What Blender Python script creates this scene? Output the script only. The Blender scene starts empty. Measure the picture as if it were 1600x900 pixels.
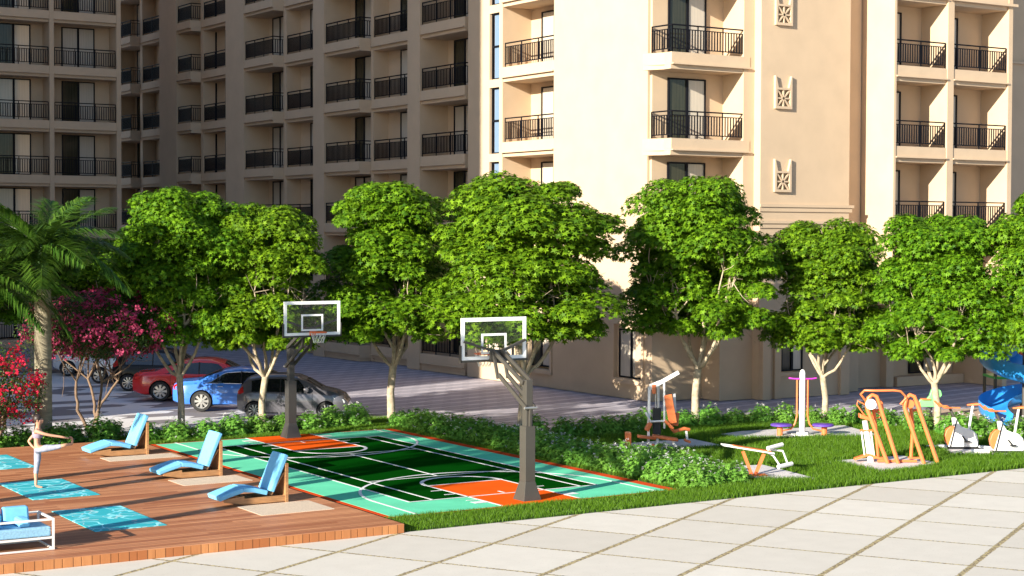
import bpy, math, random
import numpy as np
from mathutils import Vector, Matrix
R = math.radians
scene = bpy.context.scene
COL = scene.collection
random.seed(7)

# ------------------------------------------------------------------ camera
cam = bpy.data.objects.new('camera', bpy.data.cameras.new('camera'))
COL.objects.link(cam)
cam.data.sensor_width = 36.0
cam.data.lens = 36.0 * 2635 / 1600
cam.data.clip_end = 1500
_r = Vector((0.8480980, -0.5298297, 0.0031984))
_u = Vector((0.0142510, 0.0288450, 0.9994823))
_f = Vector((0.5296476, 0.8476134, -0.0320139))
cam.matrix_world = Matrix(((_r.x, _u.x, -_f.x, -16.0), (_r.y, _u.y, -_f.y, -30.32), (_r.z, _u.z, -_f.z, 5.8), (0, 0, 0, 1)))
scene.camera = cam

# ------------------------------------------------------------------ light
SUN_EL, SUN_AZ = 17.0, 19.0          # elevation, heading the light travels (from +x towards +y)
w = bpy.data.worlds.new('World'); scene.world = w; w.use_nodes = True
nt = w.node_tree
sky = nt.nodes.new('ShaderNodeTexSky'); sky.sky_type = 'NISHITA'; sky.sun_disc = False
sky.sun_elevation = R(SUN_EL); sky.ozone_density = 3.0; sky.dust_density = 0.6
sx, sy = -math.cos(R(SUN_AZ)), -math.sin(R(SUN_AZ))
sky.sun_rotation = math.atan2(sx, sy)
nt.links.new(sky.outputs[0], nt.nodes['Background'].inputs[0])
nt.nodes['Background'].inputs[1].default_value = 0.088
sl = bpy.data.lights.new('sun', 'SUN'); sl.energy = 5.0; sl.angle = R(0.35); sl.color = (1.0, 0.93, 0.78)
so = bpy.data.objects.new('sun', sl); COL.objects.link(so)
tr = Vector((math.cos(R(SUN_AZ)) * math.cos(R(SUN_EL)), math.sin(R(SUN_AZ)) * math.cos(R(SUN_EL)), -math.sin(R(SUN_EL))))
so.rotation_euler = tr.to_track_quat('-Z', 'Y').to_euler()
scene.view_settings.view_transform = 'Standard'
scene.view_settings.look = 'None'
scene.view_settings.exposure = 1.2
scene.view_settings.gamma = 1.0

# ------------------------------------------------------------------ materials
def new_mat(name):
    m = bpy.data.materials.new(name); m.use_nodes = True
    return m, m.node_tree, m.node_tree.nodes['Principled BSDF']

def mat(name, col, rough=0.6, var=0.12, scale=6.0, bump=0.0, bscale=40.0, metal=0.0, spec=0.5, streak=None, coat=0.0):
    m, t, b = new_mat(name)
    b.inputs['Roughness'].default_value = rough
    b.inputs['Metallic'].default_value = metal
    b.inputs['Specular IOR Level'].default_value = spec
    if coat: b.inputs['Coat Weight'].default_value = coat; b.inputs['Coat Roughness'].default_value = 0.04
    tc = t.nodes.new('ShaderNodeTexCoord')
    src = tc.outputs['Object']
    if streak:
        mp = t.nodes.new('ShaderNodeMapping'); mp.inputs['Scale'].default_value = streak
        t.links.new(src, mp.inputs[0]); src = mp.outputs[0]
    n = t.nodes.new('ShaderNodeTexNoise'); n.inputs['Scale'].default_value = scale; n.inputs['Detail'].default_value = 5
    t.links.new(src, n.inputs['Vector'])
    rp = t.nodes.new('ShaderNodeValToRGB')
    rp.color_ramp.elements[0].position = 0.3; rp.color_ramp.elements[1].position = 0.7
    rp.color_ramp.elements[0].color = tuple(c * (1 - var) for c in col) + (1,)
    rp.color_ramp.elements[1].color = tuple(min(1, c * (1 + var)) for c in col) + (1,)
    t.links.new(n.outputs[0], rp.inputs[0]); t.links.new(rp.outputs[0], b.inputs['Base Color'])
    if bump:
        n2 = t.nodes.new('ShaderNodeTexNoise'); n2.inputs['Scale'].default_value = bscale; n2.inputs['Detail'].default_value = 4
        t.links.new(tc.outputs['Object'], n2.inputs['Vector'])
        bp = t.nodes.new('ShaderNodeBump'); bp.inputs['Strength'].default_value = bump; bp.inputs['Distance'].default_value = 0.02
        t.links.new(n2.outputs[0], bp.inputs['Height']); t.links.new(bp.outputs[0], b.inputs['Normal'])
    return m

def leaf_mat(name, c1, c2, trans=0.35, rough=0.6):
    m, t, b = new_mat(name)
    g = t.nodes.new('ShaderNodeNewGeometry')
    rp = t.nodes.new('ShaderNodeValToRGB')
    rp.color_ramp.elements[0].color = tuple(c1) + (1,); rp.color_ramp.elements[1].color = tuple(c2) + (1,)
    t.links.new(g.outputs['Random Per Island'], rp.inputs[0])
    oi = t.nodes.new('ShaderNodeObjectInfo')
    hsv = t.nodes.new('ShaderNodeHueSaturation')
    mr = t.nodes.new('ShaderNodeMapRange'); mr.inputs[3].default_value = 0.490; mr.inputs[4].default_value = 0.506
    t.links.new(oi.outputs['Random'], mr.inputs[0]); t.links.new(mr.outputs[0], hsv.inputs['Hue'])
    t.links.new(rp.outputs[0], hsv.inputs['Color'])
    t.links.new(hsv.outputs[0], b.inputs['Base Color'])
    b.inputs['Roughness'].default_value = rough; b.inputs['Specular IOR Level'].default_value = 0.22
    tl = t.nodes.new('ShaderNodeBsdfTranslucent'); t.links.new(hsv.outputs[0], tl.inputs[0])
    mx = t.nodes.new('ShaderNodeMixShader'); mx.inputs[0].default_value = trans
    out = t.nodes['Material Output']
    t.links.new(b.outputs[0], mx.inputs[1]); t.links.new(tl.outputs[0], mx.inputs[2]); t.links.new(mx.outputs[0], out.inputs[0])
    return m

class NT:
    """tiny expression helper for node materials"""
    def __init__(s, t): s.t = t
    def m(s, op, a, b=None, c=None):
        n = s.t.nodes.new('ShaderNodeMath'); n.operation = op
        for i, v in enumerate((a, b, c)):
            if v is None: continue
            if isinstance(v, (int, float)): n.inputs[i].default_value = v
            else: s.t.links.new(v, n.inputs[i])
        return n.outputs[0]
    def mix(s, f, a, b):
        n = s.t.nodes.new('ShaderNodeMix'); n.data_type = 'RGBA'
        if isinstance(f, (int, float)): n.inputs[0].default_value = f
        else: s.t.links.new(f, n.inputs[0])
        for k, v in ((6, a), (7, b)):
            if isinstance(v, tuple): n.inputs[k].default_value = v + (1,)
            else: s.t.links.new(v, n.inputs[k])
        return n.outputs[2]
    def xyz(s, vec):
        n = s.t.nodes.new('ShaderNodeSeparateXYZ'); s.t.links.new(vec, n.inputs[0]); return n.outputs
    def noise(s, vec, scale, detail=4):
        n = s.t.nodes.new('ShaderNodeTexNoise'); n.inputs['Scale'].default_value = scale; n.inputs['Detail'].default_value = detail
        if vec is not None: s.t.links.new(vec, n.inputs['Vector'])
        return n.outputs[0]
    def white(s, x, y):
        c = s.t.nodes.new('ShaderNodeCombineXYZ'); s.t.links.new(x, c.inputs[0]); s.t.links.new(y, c.inputs[1])
        n = s.t.nodes.new('ShaderNodeTexWhiteNoise'); n.noise_dimensions = '2D'; s.t.links.new(c.outputs[0], n.inputs[0]); return n.outputs[0]
    def mapping(s, vec, rot=0, scale=(1, 1, 1), loc=(0, 0, 0)):
        n = s.t.nodes.new('ShaderNodeMapping'); n.inputs['Rotation'].default_value = (0, 0, rot); n.inputs['Scale'].default_value = scale
        n.inputs['Location'].default_value = loc
        s.t.links.new(vec, n.inputs[0]); return n.outputs[0]
    def bump(s, h, strength, dist, b):
        n = s.t.nodes.new('ShaderNodeBump'); n.inputs['Strength'].default_value = strength; n.inputs['Distance'].default_value = dist
        s.t.links.new(h, n.inputs['Height']); s.t.links.new(n.outputs[0], b.inputs['Normal'])

def mat_plaza():
    m, t, b = new_mat('concrete_slabs'); N = NT(t)
    tc = t.nodes.new('ShaderNodeTexCoord').outputs['Object']
    v = N.mapping(tc, rot=-R(30.6))
    o = N.xyz(v)
    nz = N.noise(tc, 2.2, 3)
    jit = N.m('MULTIPLY', N.m('SUBTRACT', N.noise(tc, 22, 3), 0.5), 0.09)
    X0, Y0, S = PLAZA
    ax = N.m('ADD', N.m('SUBTRACT', o[0], X0), jit); ay = N.m('ADD', N.m('SUBTRACT', o[1], Y0), jit)
    fx = N.m('ABSOLUTE', N.m('SUBTRACT', N.m('FLOORED_MODULO', N.m('ADD', ax, S / 2), S), S / 2))
    fy = N.m('ABSOLUTE', N.m('SUBTRACT', N.m('FLOORED_MODULO', N.m('ADD', ay, S / 2), S), S / 2))
    gx = N.m('LESS_THAN', fx, 0.034); gy = N.m('LESS_THAN', fy, 0.052)
    joint = N.m('MAXIMUM', gx, gy)
    ix = N.m('FLOOR', N.m('DIVIDE', ax, S)); iy = N.m('FLOOR', N.m('DIVIDE', ay, S))
    rnd = N.white(ix, iy)
    slab = N.mix(rnd, (0.64, 0.585, 0.51), (0.77, 0.715, 0.635))
    slab = N.mix(N.m('MULTIPLY', nz, 0.45), slab, (0.50, 0.45, 0.385))
    spk = N.m('GREATER_THAN', N.noise(tc, 26, 3), 0.66)
    slab = N.mix(N.m('MULTIPLY', spk, 0.30), slab, (0.30, 0.26, 0.21))
    gr = N.noise(tc, 16, 4); gr2 = N.m('GREATER_THAN', gr, 0.50)
    jc = N.mix(gr2, (0.50, 0.40, 0.20), (0.20, 0.15, 0.09))
    col = N.mix(joint, slab, jc)
    t.links.new(col, b.inputs['Base Color']); b.inputs['Roughness'].default_value = 0.85
    h = N.m('ADD', N.m('MULTIPLY', joint, -1.0), N.m('MULTIPLY', N.noise(tc, 60, 3), 0.25))
    N.bump(h, 0.6, 0.012, b)
    return m

def mat_pavers():
    m, t, b = new_mat('road_pavers'); N = NT(t)
    tc = t.nodes.new('ShaderNodeTexCoord').outputs['Object']
    v = N.mapping(tc, rot=-R(12))
    br = t.nodes.new('ShaderNodeTexBrick'); t.links.new(v, br.inputs[0])
    br.inputs['Color1'].default_value = (0.56, 0.52, 0.58, 1); br.inputs['Color2'].default_value = (0.42, 0.39, 0.45, 1)
    br.inputs['Mortar'].default_value = (0.15, 0.14, 0.18, 1); br.inputs['Scale'].default_value = 1.0
    br.inputs['Mortar Size'].default_value = 0.035; br.inputs['Brick Width'].default_value = 0.85; br.inputs['Row Height'].default_value = 0.46
    big = N.noise(tc, 0.35, 3)
    col = N.mix(N.m('MULTIPLY', big, 0.5), br.outputs[0], (0.44, 0.41, 0.45))
    pv = N.xyz(v); par = N.m('FLOORED_MODULO', N.m('FLOOR', N.m('DIVIDE', pv[1], 0.46)), 2.0)
    col = N.mix(N.m('MULTIPLY', par, 0.55), col, (0.24, 0.225, 0.285))
    t.links.new(col, b.inputs['Base Color']); b.inputs['Roughness'].default_value = 0.75
    N.bump(N.m('SUBTRACT', 1.0, br.outputs['Fac']), 0.5, 0.01, b)
    return m

def mat_hex():
    # elongated hexagon-like slabs, light and dark grey: staggered rows
    m, t, b = new_mat('hexagon_pavers'); N = NT(t)
    tc = t.nodes.new('ShaderNodeTexCoord').outputs['Object']
    o = N.xyz(tc)
    rh, bw = 0.90, 1.25
    xs = N.m('ADD', o[0], N.m('MULTIPLY', N.m('PINGPONG', N.m('ADD', o[1], rh / 2), rh / 2), 0.9))
    row = N.m('FLOOR', N.m('DIVIDE', o[1], rh))
    xo = N.m('ADD', xs, N.m('MULTIPLY', N.m('FLOORED_MODULO', row, 2.0), bw / 2))
    cx = N.m('FLOOR', N.m('DIVIDE', xo, bw))
    rnd = N.white(cx, row)
    dark = N.m('LESS_THAN', rnd, 0.32)
    col = N.mix(dark, (0.80, 0.78, 0.80), (0.20, 0.18, 0.20))
    col = N.mix(N.m('MULTIPLY', N.noise(tc, 3, 4), 0.25), col, (0.36, 0.33, 0.32))
    t.links.new(col, b.inputs['Base Color']); b.inputs['Roughness'].default_value = 0.8
    return m

def mat_deck(vertical=False):
    m, t, b = new_mat('deck_boards' + ('_edge' if vertical else '')); N = NT(t)
    tc = t.nodes.new('ShaderNodeTexCoord').outputs['Object']
    o = N.xyz(tc)
    if vertical:
        bwid = 0.335; a = o[0]
        sc = (2.0, 2.0, 60.0) if False else (9, 9, 1.2)
    else:
        bwid = 0.14; a = o[1]; sc = (0.7, 16, 16)
    idx = N.m('FLOOR', N.m('DIVIDE', a, bwid))
    fr = N.m('FLOORED_MODULO', a, bwid)
    gap = N.m('LESS_THAN', fr, 0.014)
    zero = N.m('MULTIPLY', o[2], 0.0)
    if not vertical:
        seg = N.m('FLOOR', N.m('DIVIDE', N.m('ADD', o[0], N.m('MULTIPLY', N.white(idx, zero), 3.0)), 2.9)); rnd = N.white(idx, seg)
    else: rnd = N.white(idx, zero)
    v = N.mapping(tc, scale=sc)
    gr = N.noise(v, 2.5, 6)
    base = N.mix(rnd, (0.46, 0.165, 0.075), (0.86, 0.40, 0.20))
    if vertical: base = N.mix(rnd, (0.36, 0.12, 0.045), (0.62, 0.29, 0.12))
    col = N.mix(N.m('MULTIPLY', gr, 0.75), base, (0.22, 0.075, 0.035) if not vertical else (0.34, 0.13, 0.05))
    col = N.mix(N.m('MULTIPLY', gap, 0.8), col, (0.05, 0.02, 0.012))
    t.links.new(col, b.inputs['Base Color']); b.inputs['Roughness'].default_value = 0.5
    b.inputs['Specular IOR Level'].default_value = 0.15
    N.bump(N.m('ADD', N.m('MULTIPLY', gap, -1.0), N.m('MULTIPLY', gr, 0.2)), 0.4, 0.006, b)
    return m

def mat_yoga():
    m, t, b = new_mat('yoga_mat_print'); N = NT(t)
    tc = t.nodes.new('ShaderNodeTexCoord').outputs['Object']
    oi = t.nodes.new('ShaderNodeObjectInfo')
    cmb = t.nodes.new('ShaderNodeVectorMath'); cmb.operation = 'ADD'
    c2 = t.nodes.new('ShaderNodeCombineXYZ'); t.links.new(N.m('MULTIPLY', oi.outputs['Random'], 30.0), c2.inputs[0])
    t.links.new(tc, cmb.inputs[0]); t.links.new(c2.outputs[0], cmb.inputs[1])
    col = (0.02, 0.44, 0.52)
    cur = None
    for sc, lo, wd, cc in ((1.3, 0.50, 0.016, (0.30, 0.80, 0.88)), (1.6, 0.44, 0.010, (0.35, 0.62, 0.66)), (1.1, 0.56, 0.012, (0.15, 0.70, 0.85))):
        v = N.mapping(cmb.outputs[0], rot=sc, loc=(sc * 7, sc * 3, 0))
        n = N.noise(v, sc, 1.5)
        f = N.m('LESS_THAN', N.m('ABSOLUTE', N.m('SUBTRACT', n, lo)), wd)
        cur = N.mix(f, cur if cur else col, cc)
    sp = N.m('GREATER_THAN', N.noise(N.mapping(cmb.outputs[0], loc=(4, 9, 0)), 3.2, 1), 0.70)
    cur = N.mix(sp, cur, (0.35, 0.50, 0.55))
    t.links.new(cur, b.inputs['Base Color']); b.inputs['Roughness'].default_value = 0.7
    return m

def mat_glass_tones(name, a, c, rough=0.06, coat=0.3):
    m, t, b = new_mat(name); N = NT(t)
    tc = t.nodes.new('ShaderNodeTexCoord').outputs['Object']
    v = N.mapping(tc, scale=(9, 9, 0.35))
    n = N.noise(v, 1.6, 2)
    t.links.new(N.mix(n, a, c), b.inputs['Base Color'])
    b.inputs['Roughness'].default_value = rough; b.inputs['Specular IOR Level'].default_value = 0.5
    b.inputs['Coat Weight'].default_value = coat; b.inputs['Coat Roughness'].default_value = 0.02
    return m

def mat_clear():
    m, t, b = new_mat('clear_acrylic')
    g = t.nodes.new('ShaderNodeBsdfGlossy'); g.inputs['Roughness'].default_value = 0.03
    tr_ = t.nodes.new('ShaderNodeBsdfTransparent')
    fr = t.nodes.new('ShaderNodeFresnel'); fr.inputs[0].default_value = 1.35
    mx = t.nodes.new('ShaderNodeMixShader')
    t.links.new(fr.outputs[0], mx.inputs[0]); t.links.new(tr_.outputs[0], mx.inputs[1]); t.links.new(g.outputs[0], mx.inputs[2])
    t.links.new(mx.outputs[0], t.nodes['Material Output'].inputs[0])
    return m

PLAZA = (2.763, -9.482, 2.10)

M = {}
M['stucco'] = mat('cream_stucco', (0.54, 0.40, 0.27), 0.9, 0.05, 1.2, 0.12, 90)
M['stucco2'] = mat('cream_stucco_trim', (0.55, 0.41, 0.28), 0.9, 0.04, 2.0, 0.08, 90)
M['black_metal'] = mat('black_railing_metal', (0.006, 0.006, 0.009), 0.55, 0.1, spec=0.12)
M['frame'] = mat('black_window_frame', (0.005, 0.006, 0.010), 0.5, 0.1, spec=0.15)
M['glass'] = mat_glass_tones('curtain_and_reflection_glass', (0.60, 0.52, 0.42), (0.42, 0.37, 0.31))  # beige curtains plus reflected sunlit walls, both painted into the pane colour
M['glass_dark'] = mat_glass_tones('dark_glass', (0.016, 0.018, 0.010), (0.06, 0.055, 0.035), coat=0.0)
M['glass_sky'] = mat_glass_tones('pale_blue_glass', (0.20, 0.27, 0.36), (0.13, 0.22, 0.36))
M['white_paint'] = mat('white_paint', (0.78, 0.77, 0.75), 0.4, 0.03)
M['orange_paint'] = mat('orange_enamel', (0.74, 0.19, 0.06), 0.35, 0.06)
M['purple'] = mat('purple_plastic', (0.13, 0.06, 0.42), 0.4, 0.06)
M['magenta'] = mat('magenta_plastic', (0.50, 0.04, 0.42), 0.4, 0.06)
M['grey_post'] = mat('grey_painted_steel', (0.062, 0.056, 0.047), 0.55, 0.06, 4)
M['dark_post'] = mat('charcoal_painted_steel', (0.045, 0.042, 0.04), 0.5, 0.08, 4)
M['board_white'] = mat('backboard_white', (0.93, 0.93, 0.92), 0.45, 0.02)
M['clear'] = mat_clear()
M['rim'] = mat('hoop_orange', (0.85, 0.16, 0.03), 0.4, 0.05)
M['net'] = mat('net_cord', (0.72, 0.72, 0.70), 0.8, 0.05)
M['concrete'] = mat('concrete_pad', (0.66, 0.62, 0.62), 0.85, 0.10, 5, 0.3, 60)
M['cushion'] = mat('sky_blue_cushion', (0.17, 0.50, 0.80), 0.85, 0.05, 8, 0.25, 120)
M['cushion2'] = mat('woven_blue_cushion', (0.25, 0.47, 0.66), 0.9, 0.18, 30, 0.4, 160)
M['wood'] = mat('teak_frame', (0.40, 0.20, 0.085), 0.5, 0.25, 3, 0.1, 60, streak=(1.5, 14, 14))
M['rug'] = mat('beige_rug', (0.66, 0.52, 0.39), 0.95, 0.12, 25, 0.5, 180)
M['bark'] = mat('pale_bark', (0.42, 0.34, 0.24), 0.85, 0.32, 7, 0.6, 25)
M['bark_dark'] = mat('brown_bark', (0.20, 0.13, 0.085), 0.85, 0.3, 9, 0.5, 30)
M['palm_bark'] = mat('grey_palm_bark', (0.27, 0.235, 0.16), 0.9, 0.22, 3, 0.6, 12, streak=(1, 1, 5))
M['palm_green'] = mat('green_crownshaft', (0.06, 0.15, 0.025), 0.5, 0.2, 5)
M['leaf'] = leaf_mat('maple_leaves', (0.035, 0.108, 0.003), (0.165, 0.315, 0.009), 0.24)
M['leaf_shrub'] = leaf_mat('shrub_leaves', (0.10, 0.27, 0.035), (0.21, 0.44, 0.065), 0.3)
M['leaf_myrtle'] = leaf_mat('small_dark_leaves', (0.025, 0.055, 0.012), (0.06, 0.115, 0.022), 0.25)
M['palm_leaf'] = leaf_mat('palm_leaflets', (0.030, 0.085, 0.010), (0.085, 0.170, 0.020), 0.3, 0.35)
M['grass'] = leaf_mat('grass_blades', (0.045, 0.120, 0.005), (0.130, 0.250, 0.014), 0.28, 0.5)
M['pink'] = leaf_mat('pink_petals', (0.30, 0.015, 0.075), (0.66, 0.11, 0.24), 0.3)
M['red_petal'] = leaf_mat('red_petals', (0.45, 0.008, 0.012), (0.75, 0.03, 0.04), 0.3)
M['white_petal'] = leaf_mat('white_petals', (0.60, 0.58, 0.60), (0.80, 0.78, 0.78), 0.2)
M['tyre'] = mat('tyre_rubber', (0.012, 0.012, 0.013), 0.7, 0.1)
M['alloy'] = mat('alloy_wheel', (0.55, 0.54, 0.52), 0.28, 0.04, metal=0.7)
M['black_plastic'] = mat('black_plastic', (0.015, 0.015, 0.017), 0.5, 0.1)
M['car_glass'] = mat('tinted_car_glass', (0.012, 0.014, 0.017), 0.04, 0.1, spec=0.9)
M['chrome'] = mat('chrome', (0.75, 0.75, 0.75), 0.12, 0.02, metal=1.0)
M['tail_red'] = mat('red_lamp_lens', (0.42, 0.01, 0.012), 0.15, 0.05)
M['lamp_clear'] = mat('headlamp_lens', (0.60, 0.62, 0.66), 0.1, 0.05)
def car_paint(n, c, metal=0.0, coat=1.0): return mat(n, c, 0.32, 0.02, 2, metal=metal, coat=coat, spec=.5 if coat > .5 else .15)
M['paint_blue'] = car_paint('blue_car_paint', (0.045, 0.19, 0.66))
M['paint_red'] = car_paint('red_car_paint', (0.66, 0.010, 0.010))
M['paint_white'] = car_paint('white_car_paint', (0.62, 0.62, 0.64))
M['paint_black'] = car_paint('black_car_paint', (0.006, 0.006, 0.008), 0.0, .15)
M['paint_grey'] = car_paint('grey_car_paint', (0.13, 0.125, 0.145), 0.2)
M['slide_blue'] = mat('blue_slide_plastic', (0.03, 0.27, 0.72), 0.3, 0.04)
M['play_red'] = mat('red_play_panel', (0.62, 0.06, 0.03), 0.35, 0.05)
M['play_green'] = mat('green_play_plastic', (0.05, 0.42, 0.06), 0.35, 0.05)
M['rider_green'] = mat('lime_green_plastic', (0.20, 0.62, 0.22), 0.4, 0.05)
M['skin'] = mat('skin', (0.50, 0.26, 0.17), 0.55, 0.04)
M['hair'] = mat('dark_brown_hair', (0.030, 0.018, 0.015), 0.5, 0.3, 30)
M['leggings'] = mat('pale_patterned_leggings', (0.30, 0.31, 0.40), 0.8, 0.25, 14)
M['bra'] = mat('grey_lilac_sports_top', (0.30, 0.24, 0.32), 0.8, 0.1, 20)

# ------------------------------------------------------------------ mesh helpers
class MB:
    def __init__(s): s.v = []; s.f = []; s.mi = []
    def _add(s, vs, fs, mi=0):
        o = len(s.v); s.v += [tuple(p) for p in vs]; s.f += [tuple(i + o for i in f) for f in fs]; s.mi += [mi] * len(fs); return s
    def box(s, x0, x1, y0, y1, z0, z1, mi=0):
        vs = [(x, y, z) for z in (z0, z1) for y in (y0, y1) for x in (x0, x1)]
        return s._add(vs, [(0, 2, 3, 1), (4, 5, 7, 6), (0, 1, 5, 4), (2, 6, 7, 3), (0, 4, 6, 2), (1, 3, 7, 5)], mi)
    def hexa(s, b4, t4, mi=0):
        return s._add(list(b4) + list(t4), [(3, 2, 1, 0), (4, 5, 6, 7), (0, 1, 5, 4), (1, 2, 6, 5), (2, 3, 7, 6), (3, 0, 4, 7)], mi)
    def prism(s, pts, z0, z1, mi=0):
        n = len(pts)
        return s._add([(x, y, z0) for x, y in pts] + [(x, y, z1) for x, y in pts],
                      [tuple(range(n - 1, -1, -1)), tuple(range(n, 2 * n))] + [(i, (i + 1) % n, n + (i + 1) % n, n + i) for i in range(n)], mi)
    def prism_y(s, pts, y0, y1, mi=0):     # outline in xz, extruded along y
        n = len(pts)
        return s._add([(x, y0, z) for x, z in pts] + [(x, y1, z) for x, z in pts],
                      [tuple(range(n)), tuple(range(2 * n - 1, n - 1, -1))] + [(i, n + i, n + (i + 1) % n, (i + 1) % n) for i in range(n)], mi)
    def poly(s, pts, z, mi=0): return s._add([(x, y, z) for x, y in pts], [tuple(range(len(pts)))], mi)
    def bar(s, p, q, w=0.04, h=None, mi=0):
        h = h or w; p = Vector(p); q = Vector(q); d = (q - p).normalized()
        up = Vector((0, 0, 1)) if abs(d.z) < 0.95 else Vector((0, 1, 0))
        a = d.cross(up).normalized() * w / 2; b = a.normalized().cross(d).normalized() * h / 2
        c = [(-1, -1), (1, -1), (1, 1), (-1, 1)]
        vs = [e + a * i + b * j for e in (p, q) for i, j in c]
        return s._add(vs, [(0, 1, 2, 3), (7, 6, 5, 4), (0, 4, 5, 1), (1, 5, 6, 2), (2, 6, 7, 3), (3, 7, 4, 0)], mi)
    def tube(s, pts, rad, n=10, mi=0, cap=True):
        pts = [Vector(p) for p in pts]
        if not hasattr(rad, '__len__'): rad = [rad] * len(pts)
        vs = []; a = None
        for i, p in enumerate(pts):
            d = (pts[min(i + 1, len(pts) - 1)] - pts[max(i - 1, 0)]).normalized()
            if a is None:
                a = d.cross(Vector((0, 0, 1)) if abs(d.z) < 0.9 else Vector((1, 0, 0))).normalized()
            else:
                a = (a - d * a.dot(d)).normalized()
            b = d.cross(a)
            for k in range(n):
                t = 2 * math.pi * k / n; vs.append(p + (a * math.cos(t) + b * math.sin(t)) * rad[i])
        fs = [(i * n + k, i * n + (k + 1) % n, (i + 1) * n + (k + 1) % n, (i + 1) * n + k) for i in range(len(pts) - 1) for k in range(n)]
        if cap: fs += [tuple(range(n - 1, -1, -1)), tuple(range((len(pts) - 1) * n, len(pts) * n))]
        return s._add(vs, fs, mi)
    def lathe(s, prof, c=(0, 0, 0), axis='z', n=20, mi=0, cap=True):
        vs = []
        for r, h in prof:
            for k in range(n):
                t = 2 * math.pi * k / n; a, b = r * math.cos(t), r * math.sin(t)
                p = (a, b, h) if axis == 'z' else ((a, h, b) if axis == 'y' else (h, a, b))
                vs.append((p[0] + c[0], p[1] + c[1], p[2] + c[2]))
        m_ = len(prof)
        fs = [(i * n + k, i * n + (k + 1) % n, (i + 1) * n + (k + 1) % n, (i + 1) * n + k) for i in range(m_ - 1) for k in range(n)]
        if cap: fs += [tuple(range(n - 1, -1, -1)), tuple(range((m_ - 1) * n, m_ * n))]
        return s._add(vs, fs, mi)
    def mesh(s, name, mats, smooth=None):
        me = bpy.data.meshes.new(name); me.from_pydata(s.v, [], s.f)
        for m_ in (mats if isinstance(mats, (list, tuple)) else [mats]): me.materials.append(M[m_] if isinstance(m_, str) else m_)
        me.polygons.foreach_set('material_index', s.mi)
        me.update()
        import bmesh
        bm = bmesh.new(); bm.from_mesh(me); bmesh.ops.recalc_face_normals(bm, faces=bm.faces)
        if smooth:
            for f in bm.faces: f.smooth = True
            for e in bm.edges:
                if len(e.link_faces) == 2 and e.calc_face_angle(0) > R(smooth): e.smooth = False
        bm.to_mesh(me); bm.free()
        return me
    def build(s, name, mats, parent=None, smooth=None, bevel=0, loc=None):
        o = bpy.data.objects.new(name, s.mesh(name, mats, smooth)); COL.objects.link(o)
        if parent: o.parent = parent
        if loc: o.location = loc
        if bevel:
            b = o.modifiers.new('bevel', 'BEVEL'); b.width = bevel; b.segments = 2; b.limit_method = 'ANGLE'
        return o

def np_mesh(name, verts, faces_flat, nper, mats, mi=None):
    """numpy verts (n,3), faces (m,nper)"""
    me = bpy.data.meshes.new(name)
    m_ = len(faces_flat)
    me.vertices.add(len(verts)); me.vertices.foreach_set('co', verts.astype(np.float32).ravel())
    me.loops.add(m_ * nper); me.loops.foreach_set('vertex_index', faces_flat.astype(np.int32).ravel())
    me.polygons.add(m_); me.polygons.foreach_set('loop_start', np.arange(0, m_ * nper, nper, dtype=np.int32))
    for k in mats: me.materials.append(M[k])
    if mi is not None: me.polygons.foreach_set('material_index', mi.astype(np.int32))
    me.update(calc_edges=True); me.validate()
    return me

def link(name, me, parent=None, loc=None, rz=None):
    o = bpy.data.objects.new(name, me); COL.objects.link(o)
    if parent: o.parent = parent
    if loc: o.location = loc
    if rz is not None: o.rotation_euler = (0, 0, rz)
    return o
def tag(o, label=None, cat=None, group=None, kind=None):
    if label: o['label'] = label
    if cat: o['category'] = cat
    if group: o['group'] = group
    if kind: o['kind'] = kind
    return o
def thing(name, label, cat, loc=(0, 0, 0), rz=0.0, group=None):
    o = bpy.data.objects.new(name, None); COL.objects.link(o); o.location = loc; o.rotation_euler = (0, 0, rz)
    o.empty_display_size = 0.2
    return tag(o, label, cat, group)
def copy_tree(o, parent=None):
    c = o.copy(); COL.objects.link(c)
    if parent: c.parent = parent
    for ch in list(o.children): copy_tree(ch, c)
    return c
def struct(name, mb, m_, **k):
    return tag(mb.build(name, m_, **k), kind='structure')

# ================================================================== GROUND (x: along the deck edge, y: away, z: up; metres)
M['pavers'] = mat_pavers(); M['hex'] = mat_hex(); M['plaza'] = mat_plaza()
M['deck'] = mat_deck(); M['deck_edge'] = mat_deck(True); M['yoga'] = mat_yoga()
M['soil'] = mat('lawn_soil', (0.045, 0.075, 0.018), 0.95, 0.35, 3, 0.5, 30)
M['play_floor'] = mat('tan_rubber_floor', (0.50, 0.36, 0.26), 0.9, 0.08, 5, 0.2, 60)
M['court_red'] = mat('court_red_border', (0.62, 0.075, 0.02), 0.6, 0.06, 3, spec=0.0)
M['court_orange'] = mat('court_orange_paint', (0.86, 0.115, 0.012), 0.55, 0.09, 1.5, spec=0.0)
M['court_mint'] = mat('court_mint_paint', (0.15, 0.66, 0.40), 0.6, 0.09, 1.2, spec=0.0)
M['court_green'] = mat('court_dark_green_paint', (0.002, 0.050, 0.003), 0.6, 0.08, 2, spec=0.0)
M['court_line'] = mat('court_white_line', (0.74, 0.74, 0.74), 0.6, 0.04, 4, spec=0.0)

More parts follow.
